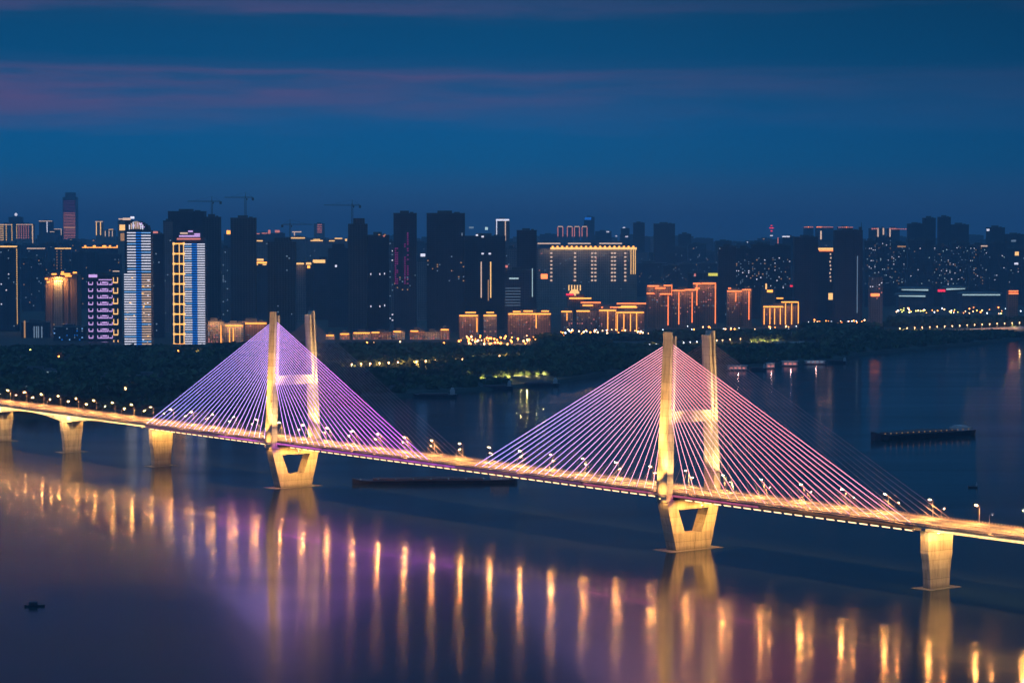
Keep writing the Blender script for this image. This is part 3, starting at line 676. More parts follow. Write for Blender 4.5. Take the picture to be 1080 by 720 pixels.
B = building(346, 366, 253, 6000, FP, 'pale far block with a stepped cream roof line left of the middle crane'); strip(B, 'warm', 350, 254, 6, 1); strip(B, 'warm', 357, 251.5, 8, 1.2); strip(B, 'warm', 365, 253, 2, 2.5)
B = building(346, 367, 262, 4100, FD, 'dark block with one bright white window, left of the middle construction tower', steps=((.2, .8, 1.06),)); strip(B, 'white', 354.3, 280.5, 2.0, 2.2, name='window')
B = building(367, 387, 236, 3850, FB, 'dark stepped tower shell with the longest crane jib', bays=2, steps=((.28, .85, 1.05),)); C4 = B
B = building(387, 410, 248, 3900, FD, 'dark tower with paired dots of light, right of the middle construction tower', bays=2)
for x, y in ((391, 289), (400.5, 289), (405.5, 288.5), (391, 323), (400.5, 323), (405.5, 322)): strip(B, 'white', x, y, .9, 1.8, name='window')
strip(B, 'pink', 405, 249, 2, 1)
for x in (400, 406): strip(B, 'wwin', x, 247.6, 2, 1)
B = building(410, 415, 255, 4200, FP, 'very thin pale tower squeezed between two dark towers'); windows(B, 12, ('dim', 'white'))
B = building(415, 439, 225, 3850, FD, 'tall dark tower with a magenta dotted light panel on its middle floors', bays=3)
for x in (417, 419, 427, 430):
    for y in np.arange(246 if x > 420 else 262, 300, 2.3):
        if x == 417 or random.random() < .7: strip(B, 'magenta', x, y, 1.6, 1.2, name='window')
windows(B, 14, ('wwin', 'dim'), 290, 305, .9)
B = building(439, 450, 275, 4400, FP, 'pale grey-green block in the gap between the two tallest dark towers'); strip(B, 'white', 446, 269, 5, 3, name='roof_light')
B = building(450, 490, 225, 3900, FD, 'broad flat-topped dark tower, widest in the centre', bays=4); windows(B, 16, ('dim', 'wwin'), 270, 300, .9)
strip(B, 'dim', 487.3, 247, 1.2, 3, name='window')
B = building(490, 533, 249, 4000, FD, 'dark slab with two tall warm vertical light lines', bays=4)
for x in (507.5, 517.5): strip(B, 'pale' if x < 510 else 'warm', x, 295, 1.1, 38, name='light_line')
strip(B, 'wwin', 515, 306, 1.0, 22, name='light_line')
for x, y in ((503, 248), (509, 267.5), (516.5, 267.5), (509, 249.6)): strip(B, 'white', x, y, 2.4, 1.6, name='window')
strip(B, 'cyan', 513, 241, 3, 3, off=-10, name='roof_light'); strip(B, 'dim', 497, 240, 5, 2, off=-10, name='roof_light')
B = building(522.5, 537.5, 232, 5600, FP, 'tall pale tower with a bright white roof bar and two white edge lines'); strip(B, 'white', 530, 232, 14, 1.8); strip(B, 'white', 523.8, 243, .8, 22); strip(B, 'pale', 533, 243, 1.0, 22)
B = building(533, 545, 262, 4600, FP, 'pale mauve slab between the two-lined slab and a dark tower'); windows(B, 5)
strip(B, 'pink', 534, 281, 3, 2.5)
B = building(545, 566, 243, 3950, FD, 'dark tower with a thin pale line down its right side', bays=2); strip(B, 'cyan', 561.5, 298, .8, 30)
B = building(532, 560, 285, 3750, FG, 'lower dark glass block with a white light bar near its top', bays=3); strip(B, 'cyan', 542, 293.6, 10, 1.4)
for y in range(304, 324, 3): strip(B, 'dim', 541, y, 16, .5)
# hotel
B = building(566, 672, 262, 4700, FC, 'very wide pale hotel slab with warm cornice light and strings of dotted lights', 'hotel', 'hotel', bays=8, dep=24)
strip(B, 'warm', 626, 262, 91, 2.4, name='cornice_light')
for x in range(583, 671, 5): strip(B, 'gold', x, 260.5, 2, 2.2, name='cornice_light')
for x in (581.5, 606.5, 624.5, 628, 645.5, 648.5, 659.5):
    for y in np.arange(267, 299, 4.1): strip(B, 'pale', x, y, 2.2, 1.7, name='balcony_light')
for x in (665.5, 668, 670): strip(B, 'warm', x, 276, .7, 26, name='light_line')
windows(B, 20, ('dim', 'pink'), 268, 305, .8)
for x in (579, 611, 644): strip(B, 'pale', x, 256.8, 24, 1.3, name='roof_sign')
strip(B, 'orange', 574, 291.5, 7, 5, name='sign_light')
wash(B, 3e5, (1, .7, .5))
for i, x in enumerate((591, 601, 608.5, 616.5)):
    B = building(x-3.5, x+3.5, 239, 8800, FP, f'small distant tower with an arched pink light crown, {ordw(i)} from the left in its row', APT, TWR, 'arched light towers behind the hotel')
    for dx in (-2.6, 2.6): strip(B, 'pink', x+dx, 244.5, .8, 10)
    strip(B, 'pale', x, 239, 5, 1.0)
B = building(616, 627, 229, 9500, FD, 'distant tower with a blue lit top behind the arched light towers'); strip(B, 'blue', 620, 230.5, 7, 2.8, name='roof_light')
B = building(628, 645, 244, 8600, FD, 'far low block with two white roof dots right of the blue-topped tower'); strip(B, 'white', 641, 244.5, 3, 1.2, name='roof_light'); strip(B, 'white', 650, 249, 2, 1, name='roof_light')
B = building(655, 664, 241, 8300, FD, 'far slim block with white dots above the right end of the hotel'); strip(B, 'white', 658, 240, 2.5, 1, name='roof_light'); strip(B, 'white', 661, 249.5, 3, 1.2, name='roof_light')
# crown dome building + stepped low complex
B = building(598, 616, 310, 4300, FT, 'small building with a glowing golden crown dome and red sign', 'hotel', 'hotel')
k_ = B['px']; dm = MB().sphere((8*k_-B['w']/2, 0, B['h']), 5.5*k_, 12, 8, .9).build('dome', E_['warm'], B['r'])
for x in (600, 603, 606, 609, 612): strip(B, 'warm', x, 303.5, 1.2, 6, name='crown_light')
strip(B, 'red', 601, 310.5, 8, 2, off=.6, name='sign'); strip(B, 'gold', 612, 314.5, 23, 1.3, name='roof_light', off=3)
for i, (a, b, y) in enumerate(((612, 634, 319), (630, 652, 324), (650, 682, 320))):
    B = building(a, b, y, 4170+i*20, FT, f'orange lit terrace block stepping down right of crown dome, {ordw(i)} from the left', 'apartment_block', 'building', 'orange roofed terrace blocks'); strip(B, 'orange', (a+b)/2, y, b-a-1, 1.2, name='roof_light')
    strip(B, 'gold', (a+b)/2-3, y+3, (b-a)*.5, 1.1, name='roof_light'); wash(B, 3e4, (1, .45, .2))

# --- front residential row
def resi(x0, x1, yt, Y, cor, verts, label, mat=FT, colr='gold', e=6e4, wins=10, step=None, vtop=None, name='apartment_block'):
    Y += 330 if x0 >= 680 else 250 if x0 >= 566 else 0
    B = building(x0, x1, yt, Y, mat, label, name, 'apartment block', 'orange lit riverfront apartment blocks', dep=18)
    for (a, b, y) in cor: strip(B, colr, (a+b)/2, y, b-a, 1.15, name='cornice_light', th=1.2)
    for a, y0, y1 in verts: strip(B, colr, a, (y0+y1)/2, .75, y1-y0, name='light_line')
    windows(B, wins, ('wwin', 'dim', 'pink'), yt+4, yt+26, .8)
    wash(B, e, (1, .5, .22)); return B
resi(216, 236, 339, 3540, [(217, 219, 341)], [(218.5, 341, 365), (233, 343, 368)], 'orange lit block directly right of the golden-edged tower', FC, e=2.5e5, wins=26)
resi(236, 257, 341, 3500, [(238, 256, 343.5)], [(242, 346, 372), (246, 346, 374)], 'orange lit block with glowing lower floors, second right of the golden-edged tower', FC, e=3e5, wins=26)
resi(250, 281, 339, 3620, [(249, 281, 341)], [], 'long block with a bright gold roof line ending at the left bridge pylon', FT, e=1e5)
for i, (a, b, y) in enumerate(((343, 353, 353), (358, 369, 351.5), (372, 391, 350.5), (391, 413, 350), (414, 427, 349), (432, 448, 348.5), (448, 464, 350), (464, 474, 347))):
    B = resi(a, b, y, 3640, [] if a in (448,) else [(a+1, b-1 if b < 400 else a+9, y+.6)], [], f'low block with orange roof light right of the left pylon, {ordw(i)} from the left', FT if i % 2 else FC, e=2.2e4, wins=8)
resi(484, 505, 332, 3660, [(484.5, 504, 332.8), (491, 502, 329.5)], [(503, 335, 350)], 'block with a two-tier gold roof line below the broad dark tower', FT, e=7e4)
resi(510, 524, 332, 3660, [(510, 523.5, 332.6), (513, 521, 329.5)], [], 'narrow block with a two-tier gold roof line, right of the similar wider block', FP, e=5e4)
resi(535.5, 581, 330, 3680, [(536, 581, 331), (541, 549, 328.5), (552, 562, 328), (571, 579, 328)], [(565.5, 332, 346)], 'long block with gold roof line and three raised lit roof houses', FT, e=1.2e5, wins=22)
resi(592, 604, 328, 3720, [(592, 603, 328.5)], [(598, 330, 338)], 'short dim block with a small gold cornice left of the crown dome', FP, e=2e4)
resi(608, 630, 327, 3720, [(608, 622, 328)], [], 'dim block with a gold cornice on its left half, under the crown dome', FP, e=3e4)
resi(631, 650, 326, 3700, [(632, 650, 327.3)], [(641, 328, 350), (649.8, 328, 350)], 'block with a gold cornice and two vertical light lines right of the crown dome', FT, e=5e4)
resi(650, 680, 328, 3690, [(650, 679, 329.5), (652, 672, 324)], [(658, 331, 350), (665, 331, 350), (671.5, 330, 350), (651, 331, 350)], 'block with four bright vertical light lines, left of the tallest orange block', FT, e=8e4)
resi(682, 709, 301, 3740, [(683, 695, 301.5), (700, 709, 301), (691, 702, 304), (682, 690, 309.5), (696, 709, 310)], [(704.7, 312, 343), (708.6, 302, 312)], 'tall orange outlined block, left one of the joined bright trio', FT, 'orange', 1.6e5, 18)
resi(709, 734, 305, 3730, [(709, 722, 306.5), (722, 736, 305.5)], [(716, 308, 342), (730, 308, 340)], 'tall orange outlined block with two vertical light lines, middle of the bright trio', FT, 'orange', 1.6e5, 18)
resi(731, 756, 298, 3750, [(731, 739, 299), (740, 755, 298.8), (733, 738, 304)], [(754.5, 300, 341), (735, 300, 322)], 'tallest orange outlined block, right one of the bright trio', FT, 'orange', 1.6e5, 18)
resi(767, 783, 306, 3800, [(767, 783, 307), (768, 771, 304)], [(776, 309, 318)], 'orange outlined block standing just right of the bright trio', FT, 'orange', 9e4, 12)
resi(783, 793, 305, 3790, [(783, 792, 305.5)], [(790, 307, 337)], 'narrow orange outlined block with a bright vertical line', FT, 'orange', 7e4, 6)
resi(805, 843, 322, 3780, [(805, 826, 323.4), (824, 842, 318.5), (819, 826, 314.5)], [(812, 325, 342), (817, 325, 342), (823, 325, 342), (828.5, 320, 342), (835, 320, 342), (842, 319, 341), (806, 325, 342)], 'orange outlined block with seven vertical light lines, rightmost of the riverfront blocks', FT, 'gold', 1.6e5, 10)
B = building(803, 818, 305, 4300, FT, 'small building with golden roof lights behind the rightmost orange block'); strip(B, 'gold', 812, 307, 6, 2.4, name='roof_light'); strip(B, 'warm', 808, 302, 1.6, 6, name='roof_light')
B = building(828, 848, 301, 4500, FD, 'dark block topped with a small red lit pyramid roof'); strip(B, 'red', 837, 301.6, 7.5, 1.8, name='roof_light'); strip(B, 'red', 837.5, 299, 3, 2, name='roof_light')
B = building(742, 762, 288, 4600, FD, 'dark block carrying a small yellow sign box on its roof'); strip(B, 'yel', 752, 289.5, 10, 3, name='roof_sign'); windows(B, 8)
B = building(726, 742, 288, 4650, FD, 'dark block with one small pink light next to the yellow signed block'); strip(B, 'pink', 733, 290, 1.6, 3, name='sign'); windows(B, 6)
# --- right side mid distance
B = building(668, 680, 235, 7200, FD, 'hazy dark tower above the right end of the hotel')
B = building(690, 712, 236, 6600, FD, 'boxy hazy dark tower with faint floor lines, right of the hotel', bays=2)
B = building(716, 729, 247, 6800, FD, 'shorter hazy tower right of the boxy one')
B = building(758, 776, 260, 4300, FD, 'dark plain tower with a rounded parapet left of the dotted cluster'); windows(B, 3)
for i, (a, b, y) in enumerate(((776, 793, 262), (793, 812, 258), (812, 834, 259))):
    B = building(a, b, y, 4450+40*i, FD, f'dark tower dotted with many small lit windows, {ordw(i)} from the left of three', APT, TWR, 'window dotted towers right of centre'); windows(B, 26, ('dim', 'dim', 'wwin', 'white'), y+10, 305, .85)
B = building(838, 863, 250, 4250, FD, 'plain dark tower left of the yellow lit roof bar', bays=2)
B = building(826, 840, 250, 6000, FD, 'hazy tower with a small white roof dome'); strip(B, 'white', 829, 249.5, 8, 1.2, name='roof_light'); strip(B, 'pink', 820.5, 254, .8, 7, name='light_line', off=.4)
B = building(862, 882, 263, 4350, FD, 'dark tower with a glowing yellow roof bar and a dotted string below it'); strip(B, 'warm', 872.5, 262.5, 19, 2.2, name='cornice_light'); strip(B, 'orange', 872.5, 264.5, 17, .9, name='cornice_light')
for y in range(268, 299, 4): strip(B, 'pale', 875.5+(y % 3)*.4, y, 1.3, 1.8, name='window')
strip(B, 'pale', 866.5, 248, 1.6, 9, off=-10); strip(B, 'warm', 877.5, 312.5, 7, 7, name='sign')
B = building(881, 910, 243, 4200, FD, 'large dark tower with a thin antenna at its right corner', bays=3); strip(B, 'dim', 904.5, 300, .9, 60, name='light_line')
MB().tube((B['w']*.49, 0, B['h']), (B['w']*.49, 0, B['h']+14), .7, .3).box(B['w']*.4, B['w']*.5, -4, 4, B['h'], B['h']+6).build('antenna', roofm, B['r'])
for i, (a, b, y) in enumerate(((848, 858, 239.5), (861, 879, 239.5), (884, 900, 239.7))):
    B = building(a, b, y, 8800, FD, f'far slab with a dotted orange roof line, {ordw(i)} from the left of three', 'apartment_block', 'building', 'far slabs with orange roof dots')
    x = a
    while x < b: strip(B, 'pink' if random.random() < .6 else 'orange', x+.8, y, 1.4, 1.0, name='roof_light'); x += 2
for x, c_ in ((920, 'narrow far tower with a bent orange light line'), (932, 'narrow far tower with a plain white vertical line'), (939, 'narrow far tower with a white line and long orange roof dots')):
    B = building(x-3, x+10 if x != 932 else x+2, 241, 7000, FD, c_); strip(B, 'pale', x+6 if x == 920 else x-.3, 245.5, 1.5, 10, name='light_line')
    if x != 932:
        for q in range(3): strip(B, 'pink', x+q*2.4, 241.3, 2, 1.2, name='roof_light')
    if x == 939:
        for q in range(6): strip(B, 'pink', 946+q*2.3, 241.5, 1.5, .9, name='roof_light')
for i, (a, b, y, nw) in enumerate(((912, 924, 254, 16), (924, 940, 250, 18), (940, 958, 256, 22), (958, 985, 253, 6), (985, 1003, 259, 26), (1003, 1023, 256, 20), (1023, 1043, 258, 20), (1043, 1062, 256, 6), (1062, 1090, 262, 8))):
    B = building(a, b, y, 5150+(i % 3)*70, FD, f'dark tower with speckled windows in the right hand city block, {ordw(i)} from its left end', APT, TWR, 'speckled dark towers at the right'); windows(B, int(nw*1.5), ('dim', 'dim', 'white', 'wwin', 'cyan'), y+3, 300, .8)
    if i == 2: strip(B, 'wwin', 951, 260, 9, 1.4, name='roof_light')
    if i == 6: strip(B, 'pale', 1038, 259.5, 7, 1.3, name='roof_light')
    if i == 8: strip(B, 'warm', 1072.5, 267.5, 4, 4, name='sign'); strip(B, 'white', 1072, 278, 4, 2, name='sign'); strip(B, 'dim', 1069, 254, 5, 2, name='roof_light')
for i, (a, b, y) in enumerate(((958, 974, 236), (974, 987, 230), (990, 1003, 229), (1003, 1022, 237), (1042, 1060, 240), (1061, 1080, 247))):
    B = building(a, b, y, 5900+(i % 2)*100, FD, f'plain hazy dark tower rising behind the speckled right hand block, {ordw(i)} from the left', APT, TWR, 'plain hazy towers at the right')
    if i == 4: strip(B, 'white', 1042, 242.5, 3, 2, name='roof_light')
    if i == 3: windows(B, 5)
B = building(917, 931, 292, 4050, FP, 'mauve lit block with reddish ground floor at the right'); windows(B, 10, ('dim', 'pink', 'white'), 294, 315, .8); strip(B, 'orange', 923, 311, 9, 3, name='sign')
# radio mast
ms = empty('radio_mast', (at(813.5, 250, 6400).x, 6400, GZ)); mb = MB(); hh = at(813, 238, 6400).z-GZ
for a, b in ((-4, -4), (4, -4), (4, 4), (-4, 4)): mb.tube((a, b, 0), (a*.2, b*.2, hh), .9, .4)
for k in range(12):
    z = hh*k/12; q = 4-3.2*k/12; mb.box(-q, q, -q-.3, -q+.3, z, z+.7)
mb.build('lattice', steel, ms)
for z, wd in ((hh, 5), (hh-6, 14), (hh-14, 7), (hh-26, 9)): inst(UNIT['red' if z > hh-20 else 'white'], 'warning_light', ms, (0, -4, z), (wd*.8, 1.5, 2.4))
tag(ms, 'slim radio mast with red warning lights on the right skyline', 'radio mast')
# exhibition halls with white roof edges, right
def hall(x0, x1, yt, yb, kd, label, tilt=0, dep=40):
    Y = depth_of(yb); B = building(x0, x1, yt, Y, FG, label, 'exhibition_hall', 'hall', 'halls with glowing roof edges', dep=dep, roof=False)
    o = strip(B, kd, (x0+x1)/2, yt, x1-x0, 1.6, name='roof_edge_light'); o.rotation_euler = (0, tilt, 0)
    w = B['w']; MB().quadbox([(-w/2-4, -dep/2-5, B['h']+1), (w/2+4, -dep/2-5, B['h']+1), (w/2+4, dep/2, B['h']+1), (-w/2-4, dep/2, B['h']+1)], [(-w/2-4, -dep/2-5, B['h']+3), (w/2+4, -dep/2-5, B['h']+3), (w/2, dep/2, B['h']+5), (-w/2, dep/2, B['h']+5)]).build('roof', roofm, B['r'])
    return B
hall(951, 979, 305.5, 326, 'cyan', 'hall with an upper white roof edge, left back one', R(1.5)); hall(948, 976, 312, 328, 'cyan', 'hall with a lower white roof edge, left front one', R(1))
B = hall(998, 1018, 304.5, 326.5, 'cyan', 'small hall with a rising pale roof edge and reddish left end', R(-3)); strip(B, 'red', 993, 306.5, 8, 2.5, name='sign')
hall(1015, 1055, 310.7, 328, 'cyan', 'long hall with a pale greenish roof edge, rightmost')
B = building(1063, 1074, 306, 4200, FT, 'small orange lit block right of the long hall', 'apartment_block', 'building')
for y in (307, 309.5): strip(B, 'orange', 1069, y, 10, 1.1, name='roof_light')

# --- hazy filler skyline
for row, (Yr, n, ylo, yhi, wlo, whi, lab, xr) in enumerate(((5600, 34, 272, 288, 16, 40, 'low mid-distance block in the haze between the towers', (0, 1085)), (6600, 40, 254, 268, 14, 34, 'hazy block of the distant skyline row', (0, 1085)), (9500, 44, 247, 255, 12, 30, 'faint block on the farthest skyline row', (0, 1085)))):
    x = xr[0]-8; i = 0
    while x < xr[1] and i < 80:
        w = random.uniform(wlo, whi); y = random.uniform(ylo, yhi)
        B = building(x, x+w, y, Yr+random.uniform(-300, 500), random.choice((FD, FP, FG, FD)), f'{lab}, {ordw(i)} from the left', 'apartment_block', 'building', lab.replace('block', 'blocks'))
        if row < 2: windows(B, random.randint(6, 13), ('dim', 'dim', 'wwin'), y+2, y+26, .8 if row == 0 else 1.1)
        elif random.random() < .4: strip(B, random.choice(('pink', 'white', 'dim', 'wwin')), x+w*.4, y+.6, random.uniform(1.5, 4), 1, name='roof_light')
        x += w*random.uniform(.75, 1.15); i += 1

# ------------------------------------------------------------------ cranes
def crane(B, px, ytop, jl, jr, label):
    Y = B['Y']+B['d']*.5; b = at(px, B['yt'], Y); t = at(px, ytop+4, Y); l = at(jl, ytop+4, Y); r_ = at(jr, ytop+4, Y)
    z0 = B['h']+GZ; c = empty('tower_crane', (b.x, Y, z0)); hm = t.z-z0; a, e = l.x-b.x, r_.x-b.x
    mb = MB()
    for q, w in ((-1, -1), (1, -1), (1, 1), (-1, 1)): mb.tube((q*1.1, w*1.1, 0), (q*1.1, w*1.1, hm), .3, n=4)
    z = 0; s = 1
    while z < hm-2.5: mb.tube((-1.1*s, -1.1, z), (1.1*s, -1.1, z+2.5), .18, n=4); z += 2.5; s = -s
    mb.build('mast', steel_d, c)
    def arm(x, nm, th):
        mb = MB().tube((0, -.8, hm), (x, -.8, hm+.8), th, th*.7, 4).tube((0, .8, hm), (x, .8, hm+.8), th, th*.7, 4).tube((0, 0, hm+2), (x*.96, 0, hm+1.8), th, th*.7, 4)
        n = int(abs(x)/4)
        for i in range(n): mb.tube((x*i/n, -.8, hm+.1), (x*(i+.5)/n, 0, hm+2), .15, n=4)
        return mb.build(nm, steel_d, c)
    lo, sh = (a, e) if abs(a) > abs(e) else (e, a)
    arm(lo, 'jib', .32); cj = arm(sh, 'counter_jib', .36); MB().box(sh-2.2, sh+1.2, -1.4, 1.4, hm-3.5, hm+.6).build('counterweight', roofm, cj)
    MB().tube((0, 0, hm), (0, 0, hm+9), .6, .2, 5).tube((0, 0, hm+9), (lo*.7, 0, hm+2), .14, n=4).tube((0, 0, hm+9), (sh*.9, 0, hm+2), .14, n=4).build('apex', steel_d, c)
    MB().box(1.2, 3.2, -1.8, -.2, hm-3, hm-.2).build('cab', FD, c)
    tag(c, label, 'crane', 'tower cranes on the unfinished towers')
steel_d = principled('crane_steel', (.10, .09, .07), .6, metal=.3)
crane(C1, 223.5, 209, 197, 233, 'tower crane with a long left jib, leftmost, right of the golden-edged tower')
crane(C2, 259, 205, 236, 267, 'tower crane on the squarish tower shell, second from the left')
crane(C3, 306, 233.5, 330, 298, 'small tower crane with its jib pointing right, third from the left')
crane(C4, 371.5, 213, 341, 380, 'tower crane with the longest left jib, rightmost of the cranes')

# ------------------------------------------------------------------ wooded bank
leaf = bpy.data.materials.new('bank_foliage'); leaf.use_nodes = True
n = leaf.node_tree; p = n.nodes['Principled BSDF']; p.inputs['Roughness'].default_value = .9
t = nd(n.nodes, 'ShaderNodeTexCoord'); z = nd(n.nodes, 'ShaderNodeTexNoise'); z.inputs['Scale'].default_value = .06; z.inputs['Detail'].default_value = 5; n.links.new(t.outputs['Object'], z.inputs[0])
r = nd(n.nodes, 'ShaderNodeValToRGB'); n.links.new(z.outputs[0], r.inputs[0]); ramp(r, [(.3, (.02, .04, .015, 1)), (.7, (.07, .10, .03, 1))]); n.links.new(r.outputs[0], p.inputs['Base Color'])
bark = principled('bark', (.08, .06, .04), .9, noise=(1, .4))
rng = np.random.default_rng(5)
def leaf_cloud(centres, radii, heights, per=34):
    V = []; Fc = []
    N_ = len(centres)
    for c, rad, hh in zip(centres, radii, heights):
        u = rng.normal(size=(per, 3)); u /= np.linalg.norm(u, axis=1)[:, None]; rr = rng.uniform(.55, 1.0, (per, 1))
        P = np.array(c)+u*rr*np.array([rad, rad, hh*.42])+np.array([0, 0, hh*.6])
        a = rng.normal(size=(per, 3)); a /= np.linalg.norm(a, axis=1)[:, None]; b = np.cross(a, u); b /= np.linalg.norm(b, axis=1)[:, None]+1e-6
        sz = rad*rng.uniform(.28, .5, (per, 1))
        q = np.stack([P-a*sz-b*sz*.6, P+a*sz-b*sz*.8, P+a*sz*.8+b*sz, P-a*sz*.7+b*sz*.7], axis=1)
        V.append(q.reshape(-1, 3))
    V = np.concatenate(V); F_ = np.arange(len(V)).reshape(-1, 4)
    return V, F_
def np_mesh(name, V, Fq, mat):
    me = bpy.data.meshes.new(name); me.vertices.add(len(V)); me.vertices.foreach_set('co', V.astype(np.float32).ravel())
    me.loops.add(len(Fq)*4); me.loops.foreach_set('vertex_index', Fq.astype(np.int32).ravel())
    me.polygons.add(len(Fq)); me.polygons.foreach_set('loop_start', np.arange(len(Fq), dtype=np.int32)*4)
    me.update(calc_edges=True); me.validate(); me.materials.append(mat); return me
cs, rs, hs = [], [], []
WOODLAMPS = [(27, 370), (9, 370), (32, 369.5), (79, 368.5), (10, 381), (188, 370.5), (206, 370.5), (150, 384.5), (155, 384.5), (28, 408), (39, 408), (184, 396.5), (190, 396), (387, 361.5), (394, 361.5), (422, 360.5), (468, 362), (472, 366), (334, 365), (62, 376), (118, 379), (233, 380), (246, 391), (96, 389), (21, 388), (132, 410), (70, 415), (216, 404), (410, 371), (358, 373)]
CLEAR = [(x-2.5, x+2.5, onz(x, y, GZ+7).y-120, onz(x, y, GZ+7).y+8) for x, y in WOODLAMPS]
PAV = [(15, 60, 390, 396, 'long low'), (106, 116, 397, 405, 'tiny yellowish'), (138, 172, 396, 401, 'pale low'), (0, 10, 397, 400, 'small grey'), (68, 75, 377, 384, 'square pinkish')]
CLEAR += [(x0-3, x1+3, depth_of(yb-1, 8)-130, depth_of(yb-1, 8)+20) for x0, x1, y, yb, _ in PAV]
def ylim(x, Y):                       # how high trees may rise (photo row) so that lamps and facades stay in view
    if 425 < x < 605 and Y < 2765: return 397
    if 355 < x < 600 and Y < 2810: return 388.5
    if 425 < x < 605 and Y < 2765: return 397
    if 640 < x < 870 and Y < 3600: return 363.5
    if x > 925 and Y < 4100: return 349.5
    return 366 if x < 216 else 363 if x < 480 else 366 if x < 570 else 353.5 if x < 690 else 349 if x < 850 else 341 if x < 940 else 333
tries = 0
while len(cs) < 10500 and tries < 90000:
    tries += 1
    X = random.uniform(-720, 980); sy = shore_y(X); ym = 4250 if X > 220 else 3640; Y = sy+26+random.random()**1.1*(ym-sy)
    if abs(X) > Y*.235: continue
    pxx = 540+F*X/Y
    hh = random.uniform(3, 6) if Y < sy+110 else random.uniform(8, 15)
    if any(a_ <= pxx <= b_ and c_ <= Y <= d_ for a_, b_, c_, d_ in CLEAR): continue
    zmax = H-(ylim(pxx, Y)-HY)*Y/F-GZ
    if zmax < 2.6: continue
    hh = min(hh, zmax); cs.append((X, Y, 4.2 if Y < sy+60 else GZ-.5)); rs.append(random.choice((3, 4.5, 6, 8, 10.5))*random.uniform(.85, 1.15)); hs.append(hh)
V, Fq = leaf_cloud(cs, rs, hs)
wood = bpy.data.objects.new('riverside_wood', np_mesh('riverside_wood', V, Fq, leaf)); COL.objects.link(wood)
tag(wood, 'dark dense wood covering the far river bank below the towers', 'wood', kind='stuff')

# raised embankment roads under the promenade lamps
def embankment(pts, z=11.5, w=5):
    P = [onz(x, y, z) for x, y in pts]; mb = MB(); k = 0
    for p in P:
        n_ = Vector((p.x, p.y, 0)).normalized()
        mb.v += [(p.x-n_.x*22, p.y-n_.y*22, GZ-.6), (p.x-n_.x*w, p.y-n_.y*w, z), (p.x+n_.x*w, p.y+n_.y*w, z), (p.x+n_.x*22, p.y+n_.y*22, GZ-.6)]
    for i in range(len(P)-1):
        for k in range(3): mb.f.append((i*4+k, (i+1)*4+k, (i+1)*4+k+1, i*4+k+1))
    tag(mb.build('road', paving), kind='structure')
paving = principled('embankment_paving', (.30, .28, .26), .8, noise=(.05, .2))
embankment([(340, 390), (371, 389.0), (490, 383.4), (545, 380), (575, 378)])
embankment([(660, 370), (700, 367.3), (760, 363.6), (850, 360)])
embankment([(930, 351), (949, 350.2), (1090, 343.5)])

# trees lit by promenade lights
def tree_proto():
    r = empty('promenade_tree', (0, 0, 0))
    V, Fq = leaf_cloud([(0, 0, 0)]*3, [4.5, 3.6, 3], [11, 12, 8], 70); V = V+np.repeat(rng.normal(size=(3, 3))*[1.5, 1.5, .5], 280, axis=0)
    o = bpy.data.objects.new('crown', np_mesh('crown', V, Fq, leaf)); COL.objects.link(o); o.parent = r
    MB().tube((0, 0, 0), (0, 0, 6), .35, .2).tube((0, 0, 4), (2, .5, 8), .16, .08).tube((0, 0, 4.4), (-1.6, -1, 8), .16, .08).build('trunk', bark, r)
    return r
tp = tree_proto(); TK = {o: [c for c in bpy.data.objects if c.parent == o] for o in bpy.data.objects if o == tp or o.parent == tp}
first = True
def yel_trees(pts, place, e):
    global first
    for i, (x, y) in enumerate(pts):
        o = tp if first else copy_tree(tp, None, TK); first = False
        q = onz(x, y+(7 if x < 600 else 4), 6); o.location = q; o.rotation_euler = (0, 0, random.random()*6); s_ = random.uniform(.8, 1.15); o.scale = (s_, s_, s_)
        tag(o, f'small tree lit yellow {place}, {ordw(i)} from left', 'tree', 'yellow lit promenade trees')
        lamp('POINT', 'tree_uplight', q+Vector((random.uniform(-1, 1), -6, 2.0)), e*random.uniform(.5, 1.6), (1, .82, .28), size=.6)
yel_trees([(436, 394), (495, 391), (508, 395), (524, 394), (529, 393), (536, 393), (545, 391), (549, 391), (556, 391), (566, 390), (574, 389), (583, 387), (588, 387)], 'on the bank above the moored boats', 8e3)
yel_trees([(793, 358), (797, 358), (802, 357), (806, 357), (810, 358), (815, 357), (819, 356), (825, 355), (831, 355), (837, 354), (844, 354)], 'on the embankment right of the right pylon', 9e3)
yel_trees([(1064, 342), (1069, 342), (1074, 341), (1079, 341)], 'on the embankment at the right border', 2e4)

# embankment road strip with promenade lamps
globe = {'warm': emit('warm_globe', lin(255, 190, 130), 9), 'gold': emit('orange_globe', lin(255, 140, 60), 12), 'white': emit('white_globe', lin(220, 235, 255), 6), 'yel': emit('yellow_globe', lin(240, 230, 110), 7)}
PROT = {}
def globe_lamp(x, y, kd, label, group, z=GZ, h=7.0, r_=.8, light=0):
    key = (kd, h, r_)
    q = onz(x, y, z+h)
    if key not in PROT:
        r = empty('street_lamp', (0, 0, 0)); MB().tube((0, 0, 0), (0, 0, h), .16, .1).build('pole', steel, r); hd = MB().sphere((0, 0, h+.3), r_, 8, 6).build('globe', globe[kd], r)
        PROT[key] = (r, {r: [c for c in bpy.data.objects if c.parent == r]}); PROT[key][1].update({c: [] for c in PROT[key][1][r]}); o = r
    else: o = copy_tree(PROT[key][0], None, PROT[key][1])
    o.location = (q.x, q.y, z); tag(o, label, 'street lamp', group)
    if light: lamp('POINT', 'street_lamp_light', (q.x, q.y-2, z+h-1), light, (1, .5, .2), size=.5)
pts = [(371+i*9.75, 384.5-i*.45-(0 if i < 12 else (i-12)*.4)) for i in range(18)]
